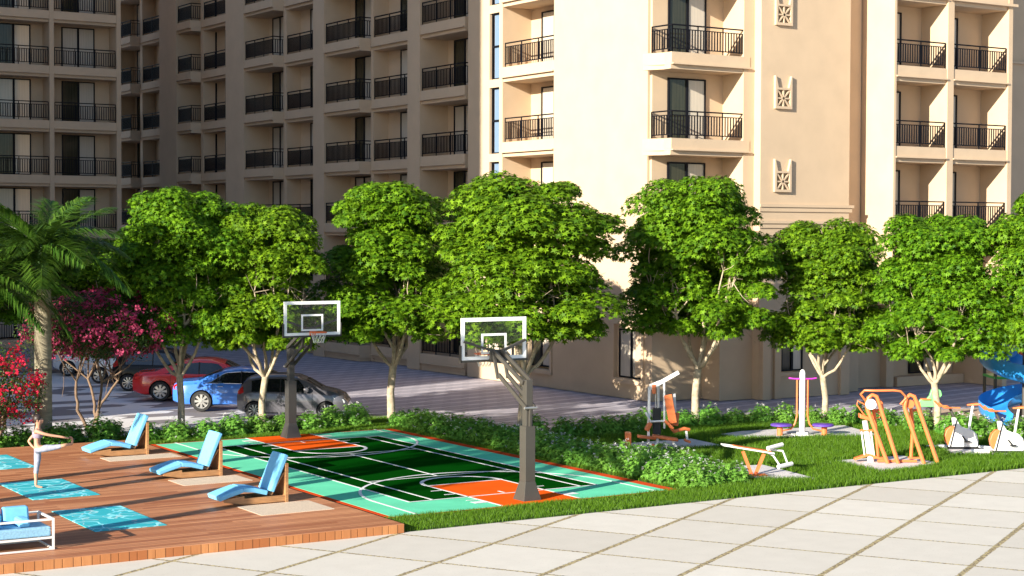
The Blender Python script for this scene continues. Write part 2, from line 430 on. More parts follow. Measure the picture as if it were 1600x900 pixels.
struct('ground', MB().poly([(-400, -300), (500, -300), (500, 700), (-400, 700)], -0.02), 'pavers')
struct('plaza', MB().poly([(-90, -60), (90, -60), (90, -1.57), (-90, -1.57)], 0.0), 'plaza')
struct('parking_pavement', MB().poly([(-45, 14.5), (9.2, 14.5), (8.9, 19.5), (5.5, 40.6), (-45, 40.6)], -0.012), 'hex')
LAWN = [(-0.6, -1.57), (24, -1.57), (22.6, 0.5), (22.4, 3.0), (22.6, 5.4), (22.3, 7.0), (21.0, 9.6), (18.0, 11.0), (15.5, 11.1), (12.5, 10.4), (10.4, 10.6),
        (9.9, 12.0), (9.7, 15.5), (9.2, 16.7), (3.0, 16.9), (0.6, 16.6), (-0.4, 15.6), (-0.6, 14.0)]
struct('lawn', MB().prism(LAWN, -0.3, 0.0), 'soil')
BED = [(-30, 13.98), (-1.0, 13.98), (-0.5, 16.8), (-2.0, 17.2), (-30, 17.2)]
struct('planting_bed', MB().prism(BED, -0.3, 0.004), 'soil')
struct('playground_floor', MB().prism([(22.75, 2.0), (30, 0.5), (34, 7.0), (24.5, 10.0), (22.6, 8.0)], -0.2, 0.01), 'play_floor')

deck = struct('deck', MB().box(-32, -0.5, -1.6, 13.97, -0.2, 0.17), 'deck', bevel=0.008)
fas = MB()
x = -32.0
while x < -0.55:
    x2 = min(x + 0.323, -0.5); fas.box(x, x2, -1.628, -1.603, 0.0, 0.166); x += 0.335
fas.build('deck_fascia', 'deck_edge', deck, bevel=0.004)

# --- sports court, 7.45 x 13.93 m
court = struct('court', MB().box(0, 7.45, 0, 13.93, -0.05, 0.010), 'court_red')
MB().box(0.12, 7.15, 0.07, 13.83, 0.0101, 0.014).build('mint_surround', 'court_mint', court)
MB().box(1.30, 6.22, 1.50, 12.43, 0.0141, 0.018).build('green_field', 'court_green', court)
for a, b in ((0.0, 3.35), (10.58, 13.93)):
    MB().box(2.76, 4.76, max(a, 0.05), min(b, 13.88), 0.0181, 0.022).build('orange_lane', 'court_orange', court)
ln = MB(); LZ0, LZ1 = 0.0221, 0.026
def line(p, q, w_=0.05):
    d = Vector((q[0] - p[0], q[1] - p[1])); n = Vector((-d.y, d.x)).normalized() * w_ / 2
    ln.prism([(p[0] - n.x, p[1] - n.y), (q[0] - n.x, q[1] - n.y), (q[0] + n.x, q[1] + n.y), (p[0] + n.x, p[1] + n.y)], LZ0, LZ1)
def arc(cx, cy, r, a0, a1, w_=0.07, n=40):
    P = [(cx + (r + e) * math.cos(R(a0 + (a1 - a0) * i / n)), cy + (r + e) * math.sin(R(a0 + (a1 - a0) * i / n))) for e in (-w_ / 2, w_ / 2) for i in range(n + 1)]
    for i in range(n): ln.prism([P[i], P[i + 1], P[n + 2 + i], P[n + 1 + i]], LZ0 + .0003, LZ1 + .0003)
for xx in (1.30, 6.22): line((xx, 1.50), (xx, 12.43))
for xx in (1.88, 5.77): line((xx, 1.50), (xx, 12.43))
for k in (0, 1):
    Y = (lambda v: v) if k == 0 else (lambda v: 13.93 - v)
    sgn = 1 if k == 0 else -1
    line((1.30, Y(1.50)), (6.22, Y(1.50)))
    for xx in (2.76, 4.76): line((xx, Y(0.08)), (xx, Y(3.35)))
    line((2.76, Y(3.35)), (4.76, Y(3.35)))
    line((1.88, Y(4.62)), (5.77, Y(4.62)), 0.04)
    if k == 0: arc(3.76, 1.9, 3.08, 0, 180); arc(3.76, 3.35, 1.0, 0, 180, 0.09)
    else: arc(3.76, 12.03, 3.08, 180, 360); arc(3.76, 10.58, 1.0, 180, 360, 0.09)
    for xx in (0.68, 6.84): line((xx, Y(0.08)), (xx, Y(1.9)), 0.06)
    for yy in (1.05, 2.0, 2.6):
        for xx, x2 in ((2.45, 2.74), (4.78, 5.07)): line((xx, Y(yy)), (x2, Y(yy)), 0.045)
    line((3.76, Y(1.6)), (3.76, Y(1.85)), 0.05)
    for xx, x2 in ((2.42, 2.72), (4.80, 5.10)): line((xx, Y(0.72)), (x2, Y(0.72)), 0.22)
line((3.76, 4.62), (3.76, 9.31), 0.05)
ln.build('painted_lines', 'court_line', court)

# ================================================================== BUILDINGS
RAIL = {}
def railing_mesh(path, key=None):
    """path: list of (x, y); base z = 0 is the slab top"""
    key = key or tuple(path)
    if key in RAIL: return RAIL[key]
    m = MB(); t = 0.034
    for (x0, y0), (x1, y1) in zip(path[:-1], path[1:]):
        d = Vector((x1 - x0, y1 - y0)); L = d.length; d /= L
        m.bar((x0, y0, 0.93), (x1, y1, 0.93), 0.055, 0.045)
        m.bar((x0, y0, 0.79), (x1, y1, 0.79), 0.03, 0.03)
        m.bar((x0, y0, 0.13), (x1, y1, 0.13), 0.03, 0.035)
        n = max(2, int(L / 0.118))
        for i in range(1, n):
            px, py = x0 + d.x * L * i / n, y0 + d.y * L * i / n
            m.box(px - .016, px + .016, py - .016, py + .016, 0.145, 0.78)
        k = max(1, round(L / 1.25))
        for i in range(k + 1):
            px, py = x0 + d.x * L * i / k, y0 + d.y * L * i / k
            m.box(px - t / 2, px + t / 2, py - t / 2, py + t / 2, 0.0, 0.92)
    RAIL[key] = m.mesh('railing', 'black_metal'); return RAIL[key]
SLAB = {}
def balcony_mesh(outline, key):
    """outline: (x, y) polygon of the slab, last edge is at the back"""
    if key in SLAB: return SLAB[key]
    def grow(e, pts):
        xs = [p[0] for p in pts]; ys = [p[1] for p in pts]; cx, cy = (min(xs) + max(xs)) / 2, (min(ys) + max(ys)) / 2
        return [(x, y - e if y < cy else y) for x, y in pts]
    m = MB()
    m.prism(outline, -0.37, 0.0)
    m.prism(grow(0.085, outline), -0.42, -0.372)
    m.prism(grow(-0.05, outline), -0.57, -0.422)
    SLAB[key] = m.mesh('balcony', 'stucco2'); return SLAB[key]
DOOR = {}
def door_meshes(w_, h, kind):
    key = (round(w_, 2), round(h, 2), kind)
    if key in DOOR: return DOOR[key]
    f = MB(); t = 0.055
    f.box(0, t, -0.05, 0.03, 0, h); f.box(w_ - t, w_, -0.05, 0.03, 0, h); f.box(t, w_ - t, -0.05, 0.03, h - t, h); f.box(t, w_ - t, -0.05, 0.03, 0, t)
    mid = w_ / 2
    if kind == 'sky': f.box(t, w_ - t, -0.045, 0.025, h * .5 - .04, h * .5 + .04); mid = t + .05
    else: f.box(mid - 0.05, mid + 0.05, -0.05, 0.03, t, h - t)
    p = MB(); a, b = ('glass', 'glass') if kind == 'light' else (('glass_dark', 'glass') if kind == 'half' else (('glass_sky',) * 2 if kind == 'sky' else ('glass_dark', 'glass_dark')))
    if kind != 'sky': p.box(t, mid - .05, -0.01, 0.01, t, h - t, 0)
    p.box(mid + .05, w_ - t, -0.01, 0.01, t, h - t, 1)
    DOOR[key] = (f.mesh('frame', 'frame'), p.mesh('pane', [a, b])); return DOOR[key]
def put_door(bld, x, y, z, w_, h=2.15, kind='light', name='balcony_door'):
    if kind == 'light' and random.random() < .28: kind = 'half'
    fm, pm = door_meshes(w_, h, kind)
    o = link(name, fm, bld, (x, y, z)); link('pane', pm, o)
    return o
def put_balcony(bld, outline, rail, z, key):
    o = link('balcony', balcony_mesh(outline, key), bld, (0, 0, z))
    if rail: link('railing', railing_mesh(rail, key), o)
    return o

# ---- shaded wing + its sunlit end (frame: x towards the near end, y inwards)
wing = thing('apartment_wing', 'long cream apartment wing receding behind the trees, mostly shaded with rows of balconies', 'building', (18.65, 32.56, 0), R(-88.5))
UPR = 8
BK = 1.4; SB = 0.62
mods = [(-9.97, -8.85, -5.44, -5.20, -1.05), (-20.05, -17.79, -14.45, -14.10, -9.97), (-29.2, -26.7, -24.75, -24.4, -20.05), (-39.3, -36.7, -33.8, -33.4, -29.2), (-49.0, -46.4, -43.2, -42.9, -39.3)]
# (wide pier start, wide pier end = P bay start, P slab corner, R bay start, next wide pier start)
Z0w, FLw = 0.72, 2.78
wall = MB(); wall2 = MB()
H = 25.5
def pier(a, b, y0, y1, z0=0, z1=H, m_=None): (m_ or wall).box(a, b, y0, y1, z0, z1)
wall.box(-60, 4.2, BK, 14.0, 0, H)                       # body behind the balconies
allm = mods + [(-1.05, 0.0, 3.56, 3.85, None)]
for (a, b, c_, d_, e_) in allm:
    pier(a, b, 0.0, BK)
    if e_ is not None: pier(c_ + .02, d_, SB, BK - .002)
for i, (a, b, c_, d_, e_) in enumerate(allm):
    for k in range(0, UPR + 1):
        z = Z0w + FLw * k
        if z > H - 1: continue
        e2 = c_ + .02
        put_balcony(wing, [(b + .01, 0.0), (c_, 0.0), (e2, 0.35), (e2, BK - .01), (b + .01, BK - .01)] if False else [(b + .012, 0.02), (c_, 0.02), (c_, BK - .02), (b + .012, BK - .02)],
                    [(b + .06, 0.10), (c_ - .08, 0.10), (c_ - .08, SB + .5)], z, ('P', i))
        if k < UPR: put_door(wing, b + 0.6, BK - .03, z + .02, 1.75)
        if e_ is not None:
            put_balcony(wing, [(d_ - .05, SB - .06), (e_ - .01, SB - .06), (e_ - .01, BK - .02), (d_ - .05, BK - .02)], [(d_ + .03, SB + .06), (e_ - .06, SB + .06)], z, ('R', i))
            if k < UPR: put_door(wing, (d_ + e_) / 2 - .85, BK - .03, z + .02, 1.7)
# plinth below the ground balconies
for (a, b, c_, d_, e_) in allm:
    wall.box(b + .013, c_ - .06, 0.10, BK - .003, 0, Z0w - .56)
    if e_ is not None: wall.box(d_ + .002, e_ - .002, SB + .05, BK - .003, 0, Z0w - .56)
wall.build('wall', 'stucco', wing)
# sunlit end: from u = 3.87 to the corner at 16.95
Z0l, FLl = 0.60, 2.93
lit = MB()
U1 = 16.93
wins = [(5.47, 6.17)]
lit.box(3.86, 5.46, 0.0, 12, 0, H)
lit.box(6.18, 6.42, 0.0, 12, 0, H)
# glass stair strip between
lit.box(5.461, 6.179, 0.25, 12, 0, H)
for k in range(1, 9):
    z = 11.9 + FLl * (k - 4)
    lit.box(5.46, 6.18, 0.0, .249, z - .32, z)
    put_door(wing, 5.465, 0.16, z + .003, 0.712, FLl - .33, 'sky', 'stair_window')
lit.box(5.46, 6.18, 0.0, .249, 0, 11.9 - 3 * FLl - .32)
lit.box(6.42, 10.0, BK - .05, 12, 3.0, H)                 # back of the sunlit bay
lit.box(6.42, 10.0, 0.0, 12, 0, 0.68)
# ground wall with window openings (W1 5.5-7.3, W2 8.35-9.8)
lit.box(6.42, 8.36, 0.0, 12, 0.68, 3.0); lit.box(9.78, 10.0, 0.0, 12, 0.68, 3.0); lit.box(8.36, 9.78, 0.0, 12, 1.95, 3.0); lit.box(8.36, 9.78, 0.3, 12, 0.68, 1.95)
lit.box(10.0, 13.87, -0.05, 12, 0, H)
lit.box(13.87, 15.68, -0.05, 12, 2.62, H); lit.box(13.87, 15.46, 0.28, 12, 0.70, 2.62); lit.box(13.87, 15.46, -0.05, 12, 0, 0.70)
lit.box(15.46, 15.68, -0.05, 12, 0, 2.62)
lit.box(15.68, 15.95, -0.05, 12, 0, 2.7)
lit.box(15.95, 16.0, -0.05, 12, 0, 2.7)
# corner block body under and behind the corner balcony is in the same mesh
for k in range(1, 9):
    z = Z0l + FLl * (k - 4) + 4 * FLl
    if z > H - 1: continue
    put_balcony(wing, [(6.43, -0.03), (9.99, -0.03), (9.99, BK - .06), (6.43, BK - .06)], [(6.52, 0.06), (9.95, 0.06)], z, 'LIT')
    put_door(wing, 7.25, BK - .09, z + .02, 1.8)
lit.build('sunlit_wall', 'stucco', wing)
def window_set(bld, x0, x1, y, z0, z1, kind='half', surround=0.12, proud=0.05):
    fm, pm = door_meshes(x1 - x0, z1 - z0, kind)
    o = link('window', fm, bld, (x0, y, z0)); link('pane', pm, o)
    if surround:
        s_ = MB(); q = surround
        s_.box(x0 - q, x0, -proud, .06, -q, z1 - z0 + q); s_.box(x1, x1 + q, -proud, .06, -q, z1 - z0 + q)
        s_.box(x0, x1, -proud, .06, z1 - z0, z1 - z0 + q); s_.box(x0 - q, x1 + q, -proud - .06, .06, -q - .02, -q + .06)
        s_.box(x0, x1, -proud, .06, -q + .062, 0)
        so_ = s_.build('sill', 'stucco2', o, loc=(-x0, 0, 0))
    return o
window_set(wing, 8.42, 9.72, 0.12, 0.76, 1.90, 'half', 0.0)
for a, b, z0_, z1_ in ((8.36, 9.78, .68, 1.95), (13.87, 15.46, .70, 2.62)):
    sr = MB()
    yb = -0.0 if a < 10 else -.05
    sr.box(a - .12, a, yb - .06, yb, z0_ - .1, z1_ + .14); sr.box(b, b + .12, yb - .06, yb, z0_ - .1, z1_ + .14); sr.box(a, b, yb - .06, yb, z1_, z1_ + .14); sr.box(a - .16, b + .16, yb - .10, yb, z0_ - .18, z0_ - .10)
    sr.box(a, b, yb - .06, yb, z0_ - .10, z0_)
    sr.build('window_surround', 'stucco2', wing)
window_set(wing, 14.0, 15.44, 0.08, 0.72, 2.45, 'light', 0.0)
MB().box(13.88, 14.0, .05, .27, .72, 2.60).box(14.001, 15.45, .05, .27, 2.451, 2.6).build('window_reveal', 'stucco', wing)
# glazed door at the foot of the sunlit wall (W1)
window_set(wing, 5.50, 7.30, -0.035, 0.72, 2.3, 'light', 0.0)

# ---- right block (frame: x along the front, y inwards), origin at the corner balcony
blk = thing('apartment_block', 'sunlit cream apartment block with corner balconies, decorative vents and a projecting bay of twin balconies', 'building', (19.09, 15.62, 0), R(0))
rb = MB(); BK2 = 1.15
FL2 = 2.93
def zk(k): return 12.02 + FL2 * (k - 4)
rb.box(0.03, 3.16, BK2, 4, 2.5, H)
rb.box(0.02, 2.16, 0.98, 4, 0, 2.5)
rb.box(2.16, 3.15, 0.0, 14, 0, 2.5)
rb.box(3.15, 3.64, 0.0, 14, 0, H)
rb.box(3.64, 7.84, -0.35, 14, 0, H)
rb.box(7.84, 9.0, 0.30, 14, 0, H)
# ledges of the vent wall
for z in (6.78, 6.20):
    rb.box(3.60, 8.02, -0.43, -0.351, z, z + .10); rb.box(3.60, 7.96, -0.39, -0.351, z - .16, z - .002)
    rb.box(7.845, 8.015, -0.349, 0.296, z + .002, z + .098)
# ground storey pilasters
for a, b, yy in ((3.66, 4.02, -.55), (4.30, 4.59, -.45), (7.40, 7.82, -.48), (7.87, 8.15, .1)):
    rb.box(a, b, yy, yy + .6, 0, 2.62)
# projecting bay
YB = -1.35
X0, X1, X2_, X3, X4, X5 = 9.05, 9.16, 11.76, 12.08, 15.0, 15.22
ZU = 3.6
rb.box(X0, X1, YB, 2, ZU, H); rb.box(X2_, X3, YB, 2, ZU, H); rb.box(X4, X5, YB, 2, ZU, H)
rb.box(X1 - .1, X5, YB + 1.35, 6, ZU, H)
rb.box(X0, X5, YB + .003, 4, ZU - .35, ZU - .001)
rb.box(X5, 30, 2.4, 14, 0, H)
rb.box(9.0, 15.2, 1.5, 12, 0, ZU - .36)
rb.box(11.02, 11.4, 0.9, 1.6, 0, ZU - .36)
rb.box(11.6, 15.2, 0.9, 1.5, 0, 0.36)
rb.box(15.25, 15.5, -1.0, 6, 0, ZU - .36)
rb.build('wall', 'stucco', blk)
for k in range(1, 9):
    z = zk(k)
    if z > H - 1: continue
    put_balcony(blk, [(-0.02, -0.02), (3.42, -0.02), (3.42, BK2 - .02), (-0.40, BK2 - .02), (-0.02, 0.4)], [(-0.02, BK2 - .04), (0.06, 0.06), (3.36, 0.06), (3.36, 0.5)], z, 'CORNER')
    put_door(blk, 0.68, BK2 - .03, z + .02, 1.65, 2.15, 'half')
    if z > ZU:
        for j, (a, b) in enumerate(((X1, X2_), (X3, X4))):
            put_balcony(blk, [(a + .004, YB + .03), (b - .004, YB + .03), (b - .004, YB + 1.33), (a + .004, YB + 1.33)], [(a + .05, YB + .09), (b - .05, YB + .09)], z - .05, ('BAY', j))
            put_door(blk, a - .05 if j == 0 else a + .0, YB + 1.32, z - .03, 1.55, 2.1, 'light')
lg = MB()
for z in (zk(5) - .46,):
    lg.box(X2_ + .1, X5 + .18, YB - .10, YB + .0, z, z + .1)
lg.box(X5, 30, 2.30, 2.399, 12.9, 13.0)
lg.build('ledge', 'stucco2', blk)
# ground windows
for (a, b, y, z0_, z1_, kd) in ((4.62, 5.62, -.37, 0.96, 2.5, 'half'), (9.55, 10.72, 1.46, 0.40, 2.4, 'dark'), (12.75, 14.2, 1.46, 0.42, 2.0, 'half')):
    window_set(blk, a, b, y, z0_, z1_, kd, 0.0)
MB().box(4.40, 5.84, -.42, -.352, .80, .92).build('window_sill', 'stucco2', blk)
MB().box(4.62, 5.62, -.41, -.352, 2.5, 2.62).build('window_lintel', 'stucco2', blk)
# decorative vents on the wall
for k in range(2, 7):
    zb = 10.24 + FL2 * (k - 3) - FL2 * 0
    v = MB(); x0, x1 = 4.23, 5.0; y = -0.352; t = 0.09
    zt = zb + 0.74
    v.box(x0, x1, y - .10, y, zb, zb + t); v.box(x0, x1, y - .10, y, zt - t * .8, zt)
    v.box(x0, x0 + t, y - .10, y, zb + t, zt - t * .8); v.box(x1 - t, x1, y - .10, y, zb + t, zt - t * .8)
    cx_, cz_ = (x0 + x1) / 2, zb + .37
    for ax, az in ((1, 0), (0, 1), (.7, .7), (-.7, .7)):
        L_ = .30 if ax * az == 0 else .40
        v.bar((cx_ - ax * L_, y - .06, cz_ - az * L_), (cx_ + ax * L_, y - .06, cz_ + az * L_), .05, .05)
    for sx_ in (x0, x1 - .14):       # horns above the grille
        q = [(sx_, zt), (sx_ + .14, zt), (sx_ + .14 if sx_ > x0 else sx_ + .03, zt + .42), (sx_ + .11 if sx_ > x0 else sx_, zt + .42)]
        v.prism_y(q, y - .10, y)
    v.build('wall_vent', 'stucco2', blk)
    MB().box(x0 + t, x1 - t, y - .015, y + .001, zb + t, zt - t).build('vent_shade_panel', mat('vent_shade_colour', (0.22, 0.17, 0.11), .9) if 'vr' not in M else M['vr'], blk)  # darkened stucco panel behind the grille, painted shade on a solid wall

# ---- left block
lb = thing('apartment_block', 'shaded beige apartment block at the left edge with two stacks of balconies and sliding doors', 'building', (10.08, 54.43, 0), 0)
lw = MB(); BK3 = 1.2
Z0L, FLL = 0.42, 2.76
bays = [(-7.2, -4.0), (-3.75, -0.66), (-0.43, 2.82)]
lw.box(-12, 3.05, BK3, 12, 0, H)
for a, b in ((-12, -7.2), (-4.0, -3.75), (-0.66, -0.43), (2.82, 3.05)): lw.box(a, b, 0, BK3, 0, H)
for a, b in bays: lw.box(a + .002, b - .002, .06, BK3 - .002, 0, Z0L - .1)
lw.build('wall', 'stucco', lb)
for i, (a, b) in enumerate(bays):
    for k in range(0, 9):
        z = Z0L + FLL * k
        if z > H - 1: continue
        put_balcony(lb, [(a + .004, 0.03), (b - .004, 0.03), (b - .004, BK3 - .02), (a + .004, BK3 - .02)], [(a + .05, .09), (b - .05, .09)], z, ('L', i))
        put_door(lb, a + .74, BK3 - .03, z + .02, 1.72, 2.1, 'light')

# ---- neighbouring tower that shades the far side (outside the photograph, to the left)
tw = thing('apartment_tower', 'tall cream apartment tower standing beyond the left edge of the grounds', 'building', (-46, 10.9, 0), 0)
tm = MB(); tm.box(0, 16, 0, 66, 0, 37)
for k in range(12): tm.box(1, 15, -.12, -.001, 2.6 + 2.9 * k, 2.85 + 2.9 * k)
tm.build('wall', 'stucco', tw)
for k in range(12):
    for j in range(6): put_door(tw, 1.2 + j * 2.4, -.02, .4 + 2.9 * k, 1.4, 1.7, 'dark', 'window')

# ================================================================== VEGETATION
rng = np.random.default_rng(11)
def rand_rot(n, up_bias, tilt, rng):
    """random frames whose normal leans to up_bias (n,3); returns (n,3,3) with columns x, y, n"""
    nn = up_bias + rng.normal(0, tilt, (n, 3)); nn /= np.linalg.norm(nn, axis=1)[:, None]
    t = rng.normal(0, 1, (n, 3)); x = np.cross(t, nn); x /= np.linalg.norm(x, axis=1)[:, None]
    y = np.cross(nn, x)
    return np.stack([x, y, nn], axis=2)
def scatter(name, pos, rot, size, tmpl, tris, mats, mi=None):
    V_ = np.einsum('nij,kj->nki', rot, tmpl) * size[:, None, None] + pos[:, None, :]
    n, k = len(pos), len(tmpl)
    F_ = tris[None] + (np.arange(n) * k)[:, None, None]
    mm = None if mi is None else np.repeat(mi, len(tris))
    return np_mesh(name, V_.reshape(-1, 3), F_.reshape(-1, 3), 3, mats, mm)
def star_leaf():
    P = [(0, 0, 0.03)]
    for i in range(10):
        a = math.pi / 2 + i * math.pi / 5 * 0.86 * (1) - 0
        a = math.pi / 2 + (i - 0) * 2 * math.pi / 10
        r = (0.66, 0.25)[i % 2] * (1.0 if i != 5 else 0.7)
        P.append((r * math.cos(a), r * math.sin(a), -0.10 * (i % 2 == 0)))
    return np.array(P), np.array([(0, i, i % 10 + 1) for i in range(1, 11)])
STAR, STARF = star_leaf()
OVAL = np.array([(0, -.5, 0), (.22, -.1, -.04), (.16, .28, -.04), (0, .55, -.08), (-.16, .28, -.04), (-.22, -.1, -.04)]); OVALF = np.array([(0, 1, 5), (1, 2, 4), (1, 4, 5), (2, 3, 4)])

def crown_mesh(name, seed, rx=2.15, zc=5.0, h=2.9, n_clump=88, leaves=42000, zb=2.15):
    g = np.random.default_rng(seed)
    cl = []
    tries = 0; ph = g.uniform(0, 6.28, 3)
    while len(cl) < n_clump and tries < 8000:
        tries += 1
        a = g.uniform(0, 2 * np.pi); t = g.uniform(0, 1)
        zz = zb + (0.16 + 0.84 * t) * (zc + h - zb) - 0.2
        u_ = (zz - zb) / (zc + h - zb)
        env = rx * (np.clip(1 - ((u_ - 0.40) / (0.64 if u_ > .40 else .42)) ** 2, 0.0, 1) ** 0.5)
        rr = env * np.sqrt(g.uniform(0.18, 1.0)) * (1 + .20 * np.sin(2 * a + ph[0]) + .14 * np.sin(3 * a + ph[1] + 3 * u_) + .10 * np.sin(5 * u_ * 2 + ph[2]))
        rad = g.uniform(0.42, 0.84)
        p = np.array([rr * np.cos(a) * .92, rr * np.sin(a) * .92, zz])
        if all(np.linalg.norm((p - q[0]) * [1, 1, 1.25]) > 0.55 for q in cl): cl.append((p, rad))
    n = leaves
    idx = g.integers(0, len(cl), n)
    C_ = np.array([c[0] for c in cl])[idx]; Rr = np.array([c[1] for c in cl])[idx]
    d = g.normal(0, 1, (n, 3)); d /= np.linalg.norm(d, axis=1)[:, None]
    d[:, 2] = np.where(d[:, 2] < -0.35, -d[:, 2], d[:, 2])
    pos = C_ + d * (Rr * g.uniform(0.72, 1.05, n))[:, None] * [1.06, 1.06, 0.80]
    out = d * 0.75 + np.array([0, 0, 0.65])
    rot = rand_rot(n, out, 0.38, g)
    size = g.uniform(0.115, 0.185, n)
    me = scatter(name, pos, rot, size, STAR, STARF, ['leaf'])
    return me, cl
def limb(m, p, q, r0, r1, g, n=6, wob=0.10):
    p = np.array(p); q = np.array(q); L = np.linalg.norm(q - p)
    pts = []; rs = []
    off = g.normal(0, wob, 3) * L * .5
    for i in range(n + 1):
        t = i / n
        b = p + (q - p) * t + off * math.sin(t * math.pi) + g.normal(0, 0.012 * L, 3) * (0 < i < n)
        b[2] += 0.10 * L * math.sin(t * math.pi) * (-.4)
        pts.append(b); rs.append(r0 + (r1 - r0) * t)
    m.tube(pts, rs, 8)
    return pts
def trunk_mesh(seed, cl, fork=1.85, r=0.125, mt='bark'):
    g = np.random.default_rng(seed + 100); m = MB()
    top = np.array([g.normal(0, .05), g.normal(0, .05), fork])
    base = [(0, 0, -.1), (0.01, 0, .1), (g.normal(0, .03), g.normal(0, .03), fork * .5), tuple(top)]
    m.tube(base, [r * 1.35, r * 1.1, r * .92, r * .95], 12)
    C_ = sorted(cl, key=lambda c: c[0][2])
    low = [c for c in C_ if c[0][2] > fork + .8]
    nl = 6
    for k in range(nl):
        a = 2 * math.pi * k / nl + g.uniform(-.3, .3)
        e = np.array([math.cos(a) * g.uniform(.75, 1.25), math.sin(a) * g.uniform(.75, 1.25), fork + g.uniform(1.1, 1.9)])
        pts = limb(m, top - [0, 0, .08], e, r * .52, r * .34, g)
        near = sorted(low, key=lambda c: np.linalg.norm((c[0] - e)[:2] - e[:2] * .4) + .25 * abs(c[0][2] - e[2] - 1))[:5]
        for c in near:
            p2 = limb(m, e, c[0], r * .30, r * .07, g, 5, .12)
            for _ in range(2):
                s_ = p2[3]; limb(m, s_, s_ + g.normal(0, .45, 3) + [0, 0, .3], r * .12, r * .03, g, 3)
    limb(m, top, np.array([0, 0, fork + 3.6]), r * .55, r * .15, g, 7)
    return m.mesh('trunk', mt, 50)
TREES = []
for sd in range(4):
    me, cl = crown_mesh('crown', sd + 1)
    TREES.append((me, trunk_mesh(sd, cl)))
def tree(x, y, var, s, rz, label, sz=None, group='leafy shade trees along the paved road'):
    t = thing('shade_tree', label, 'tree', (x, y, 0), rz, group)
    t.scale = (s * .945, s * .945, (sz or s) * .955)
    link('trunk', TREES[var][1], t); link('crown', TREES[var][0], t)
    return t
tree(2.05, 17.0, 0, .90, 0.4, 'slim leafy tree rising between the red car and the blue car', .92)
tree(4.3, 16.2, 1, .87, 1.9, 'small leafy tree in front of the grey hatchback behind the far basketball hoop', .86)
tree(8.68, 16.24, 2, 1.06, 3.3, 'leafy tree right of the grey hatchback at the far corner of the court', .96)
tree(10.3, 11.2, 3, 1.22, 0.9, 'broad leafy tree behind the backboard of the near basketball hoop', .97)
tree(16.35, 10.71, 0, 1.04, 2.6, 'tall leafy tree standing right of the multi-gym before the building corner', .98)
tree(20.05, 8.96, 1, .86, 5.0, 'round leafy tree behind the twin waist twister with purple discs', .81)
tree(20.81, 4.98, 2, .89, 1.2, 'leafy tree with forked pale trunk behind the orange air walker', .835)
tree(22.7, 2.3, 3, .84, 4.1, 'leafy tree at the right edge hiding the top of the slide tower', .93)
tree(4.2, 39.5, 2, 1.1, 2.2, 'dark leafy tree in the shade behind the pink flowering tree', .80)
tree(7.2, 37.0, 1, 1.0, 0.2, 'dark leafy tree in the shade beyond the parked cars', .72)
# ---- palms
def frond_mesh(seed, L=2.6, droop=1.0):
    g = np.random.default_rng(seed); m = MB()
    pts = []
    for i in range(13):
        t = i / 12
        pts.append(np.array([L * (t * .92), g.normal(0, .004), L * (.42 * t - .62 * droop * t ** 2.1)]))
    m.tube(pts, [.022 * (1 - .85 * i / 12) for i in range(13)], 5)
    rach = MB(); rach.v, rach.f, rach.mi = list(m.v), list(m.f), list(m.mi)
    n = 62
    for i in range(n):
        t = .10 + .89 * i / n
        j = min(11, int(t * 12)); fr = t * 12 - j
        p = pts[j] * (1 - fr) + pts[j + 1] * fr
        dr = pts[j + 1] - pts[j]; dr /= np.linalg.norm(dr)
        ll = L * .34 * (math.sin(math.pi * min(1, t * .86 + .12)) ** .7) * g.uniform(.85, 1.1)
        for sd in (-1, 1):
            side = np.array([0, sd, 0.0]); d1 = dr * .62 + side * .62 + np.array([0, 0, .10 + g.normal(0, .08)]); d1 /= np.linalg.norm(d1)
            d2 = d1 + np.array([.12, 0, -.55 - g.uniform(0, .25)]); d2 /= np.linalg.norm(d2)
            a = p + d1 * ll * .5; b = a + d2 * ll * .55
            wv = np.cross(d1, [0, 0, 1]); wv /= np.linalg.norm(wv); w_ = .022
            o = [p - wv * .008, p + wv * .008, a + wv * w_, a - wv * w_, b]
            rach._add([tuple(q) for q in o], [(0, 1, 2, 3), (3, 2, 4)], 0)
    return rach.mesh('frond', 'palm_leaf')
FR = [frond_mesh(i, 2.5, d) for i, d in enumerate((.75, 1.0, 1.25, 0.5))]
def palm(x, y, label, h=4.55, r=.20, rz=0, s=1.0, n=17, wind=0.0, seed=0, group=None):
    g = np.random.default_rng(seed + 50)
    t = thing('palm_tree', label, 'palm tree', (x, y, 0), rz, group); t.scale = (s, s, s)
    hs = np.linspace(-.1, h - 1.0, 40)
    prof = [(r * (1.18 - .10 * hh / h + .035 * (i % 2) + (.12 if hh < .4 else 0)), hh) for i, hh in enumerate(hs)]
    MB().lathe(prof, n=18).build('trunk', 'palm_bark', t, 40)
    MB().lathe([(r * 1.02, h - 1.02), (r * 1.0, h - .8), (r * .8, h - .3), (r * .45, h + .15)], n=16).build('crownshaft', 'palm_green', t, 50)
    for i in range(n):
        a = i * 2.39996 + g.uniform(-.2, .2)
        pit = 0.85 - 1.15 * (i / n)
        o = link('frond', FR[(3, 0, 1, 2)[min(3, int(4 * i / n))]], t, (0.06 * math.cos(a), .06 * math.sin(a), h + .05))
        o.rotation_euler = (g.uniform(-.25, .25) + wind, -pit * .75, a)
        o.scale = (g.uniform(.9, 1.08),) * 3
    return t
palm(-2.45, 15.6, 'palm tree with grey ringed trunk behind the woman on the yoga mat', 5.25, .2, .3, 1.0, 21, .15, 1)
palm(-4.0, 15.7, 'palm at the left edge with only its drooping fronds in view', 4.2, .18, 1.3, 1.0, 24, .1, 2)
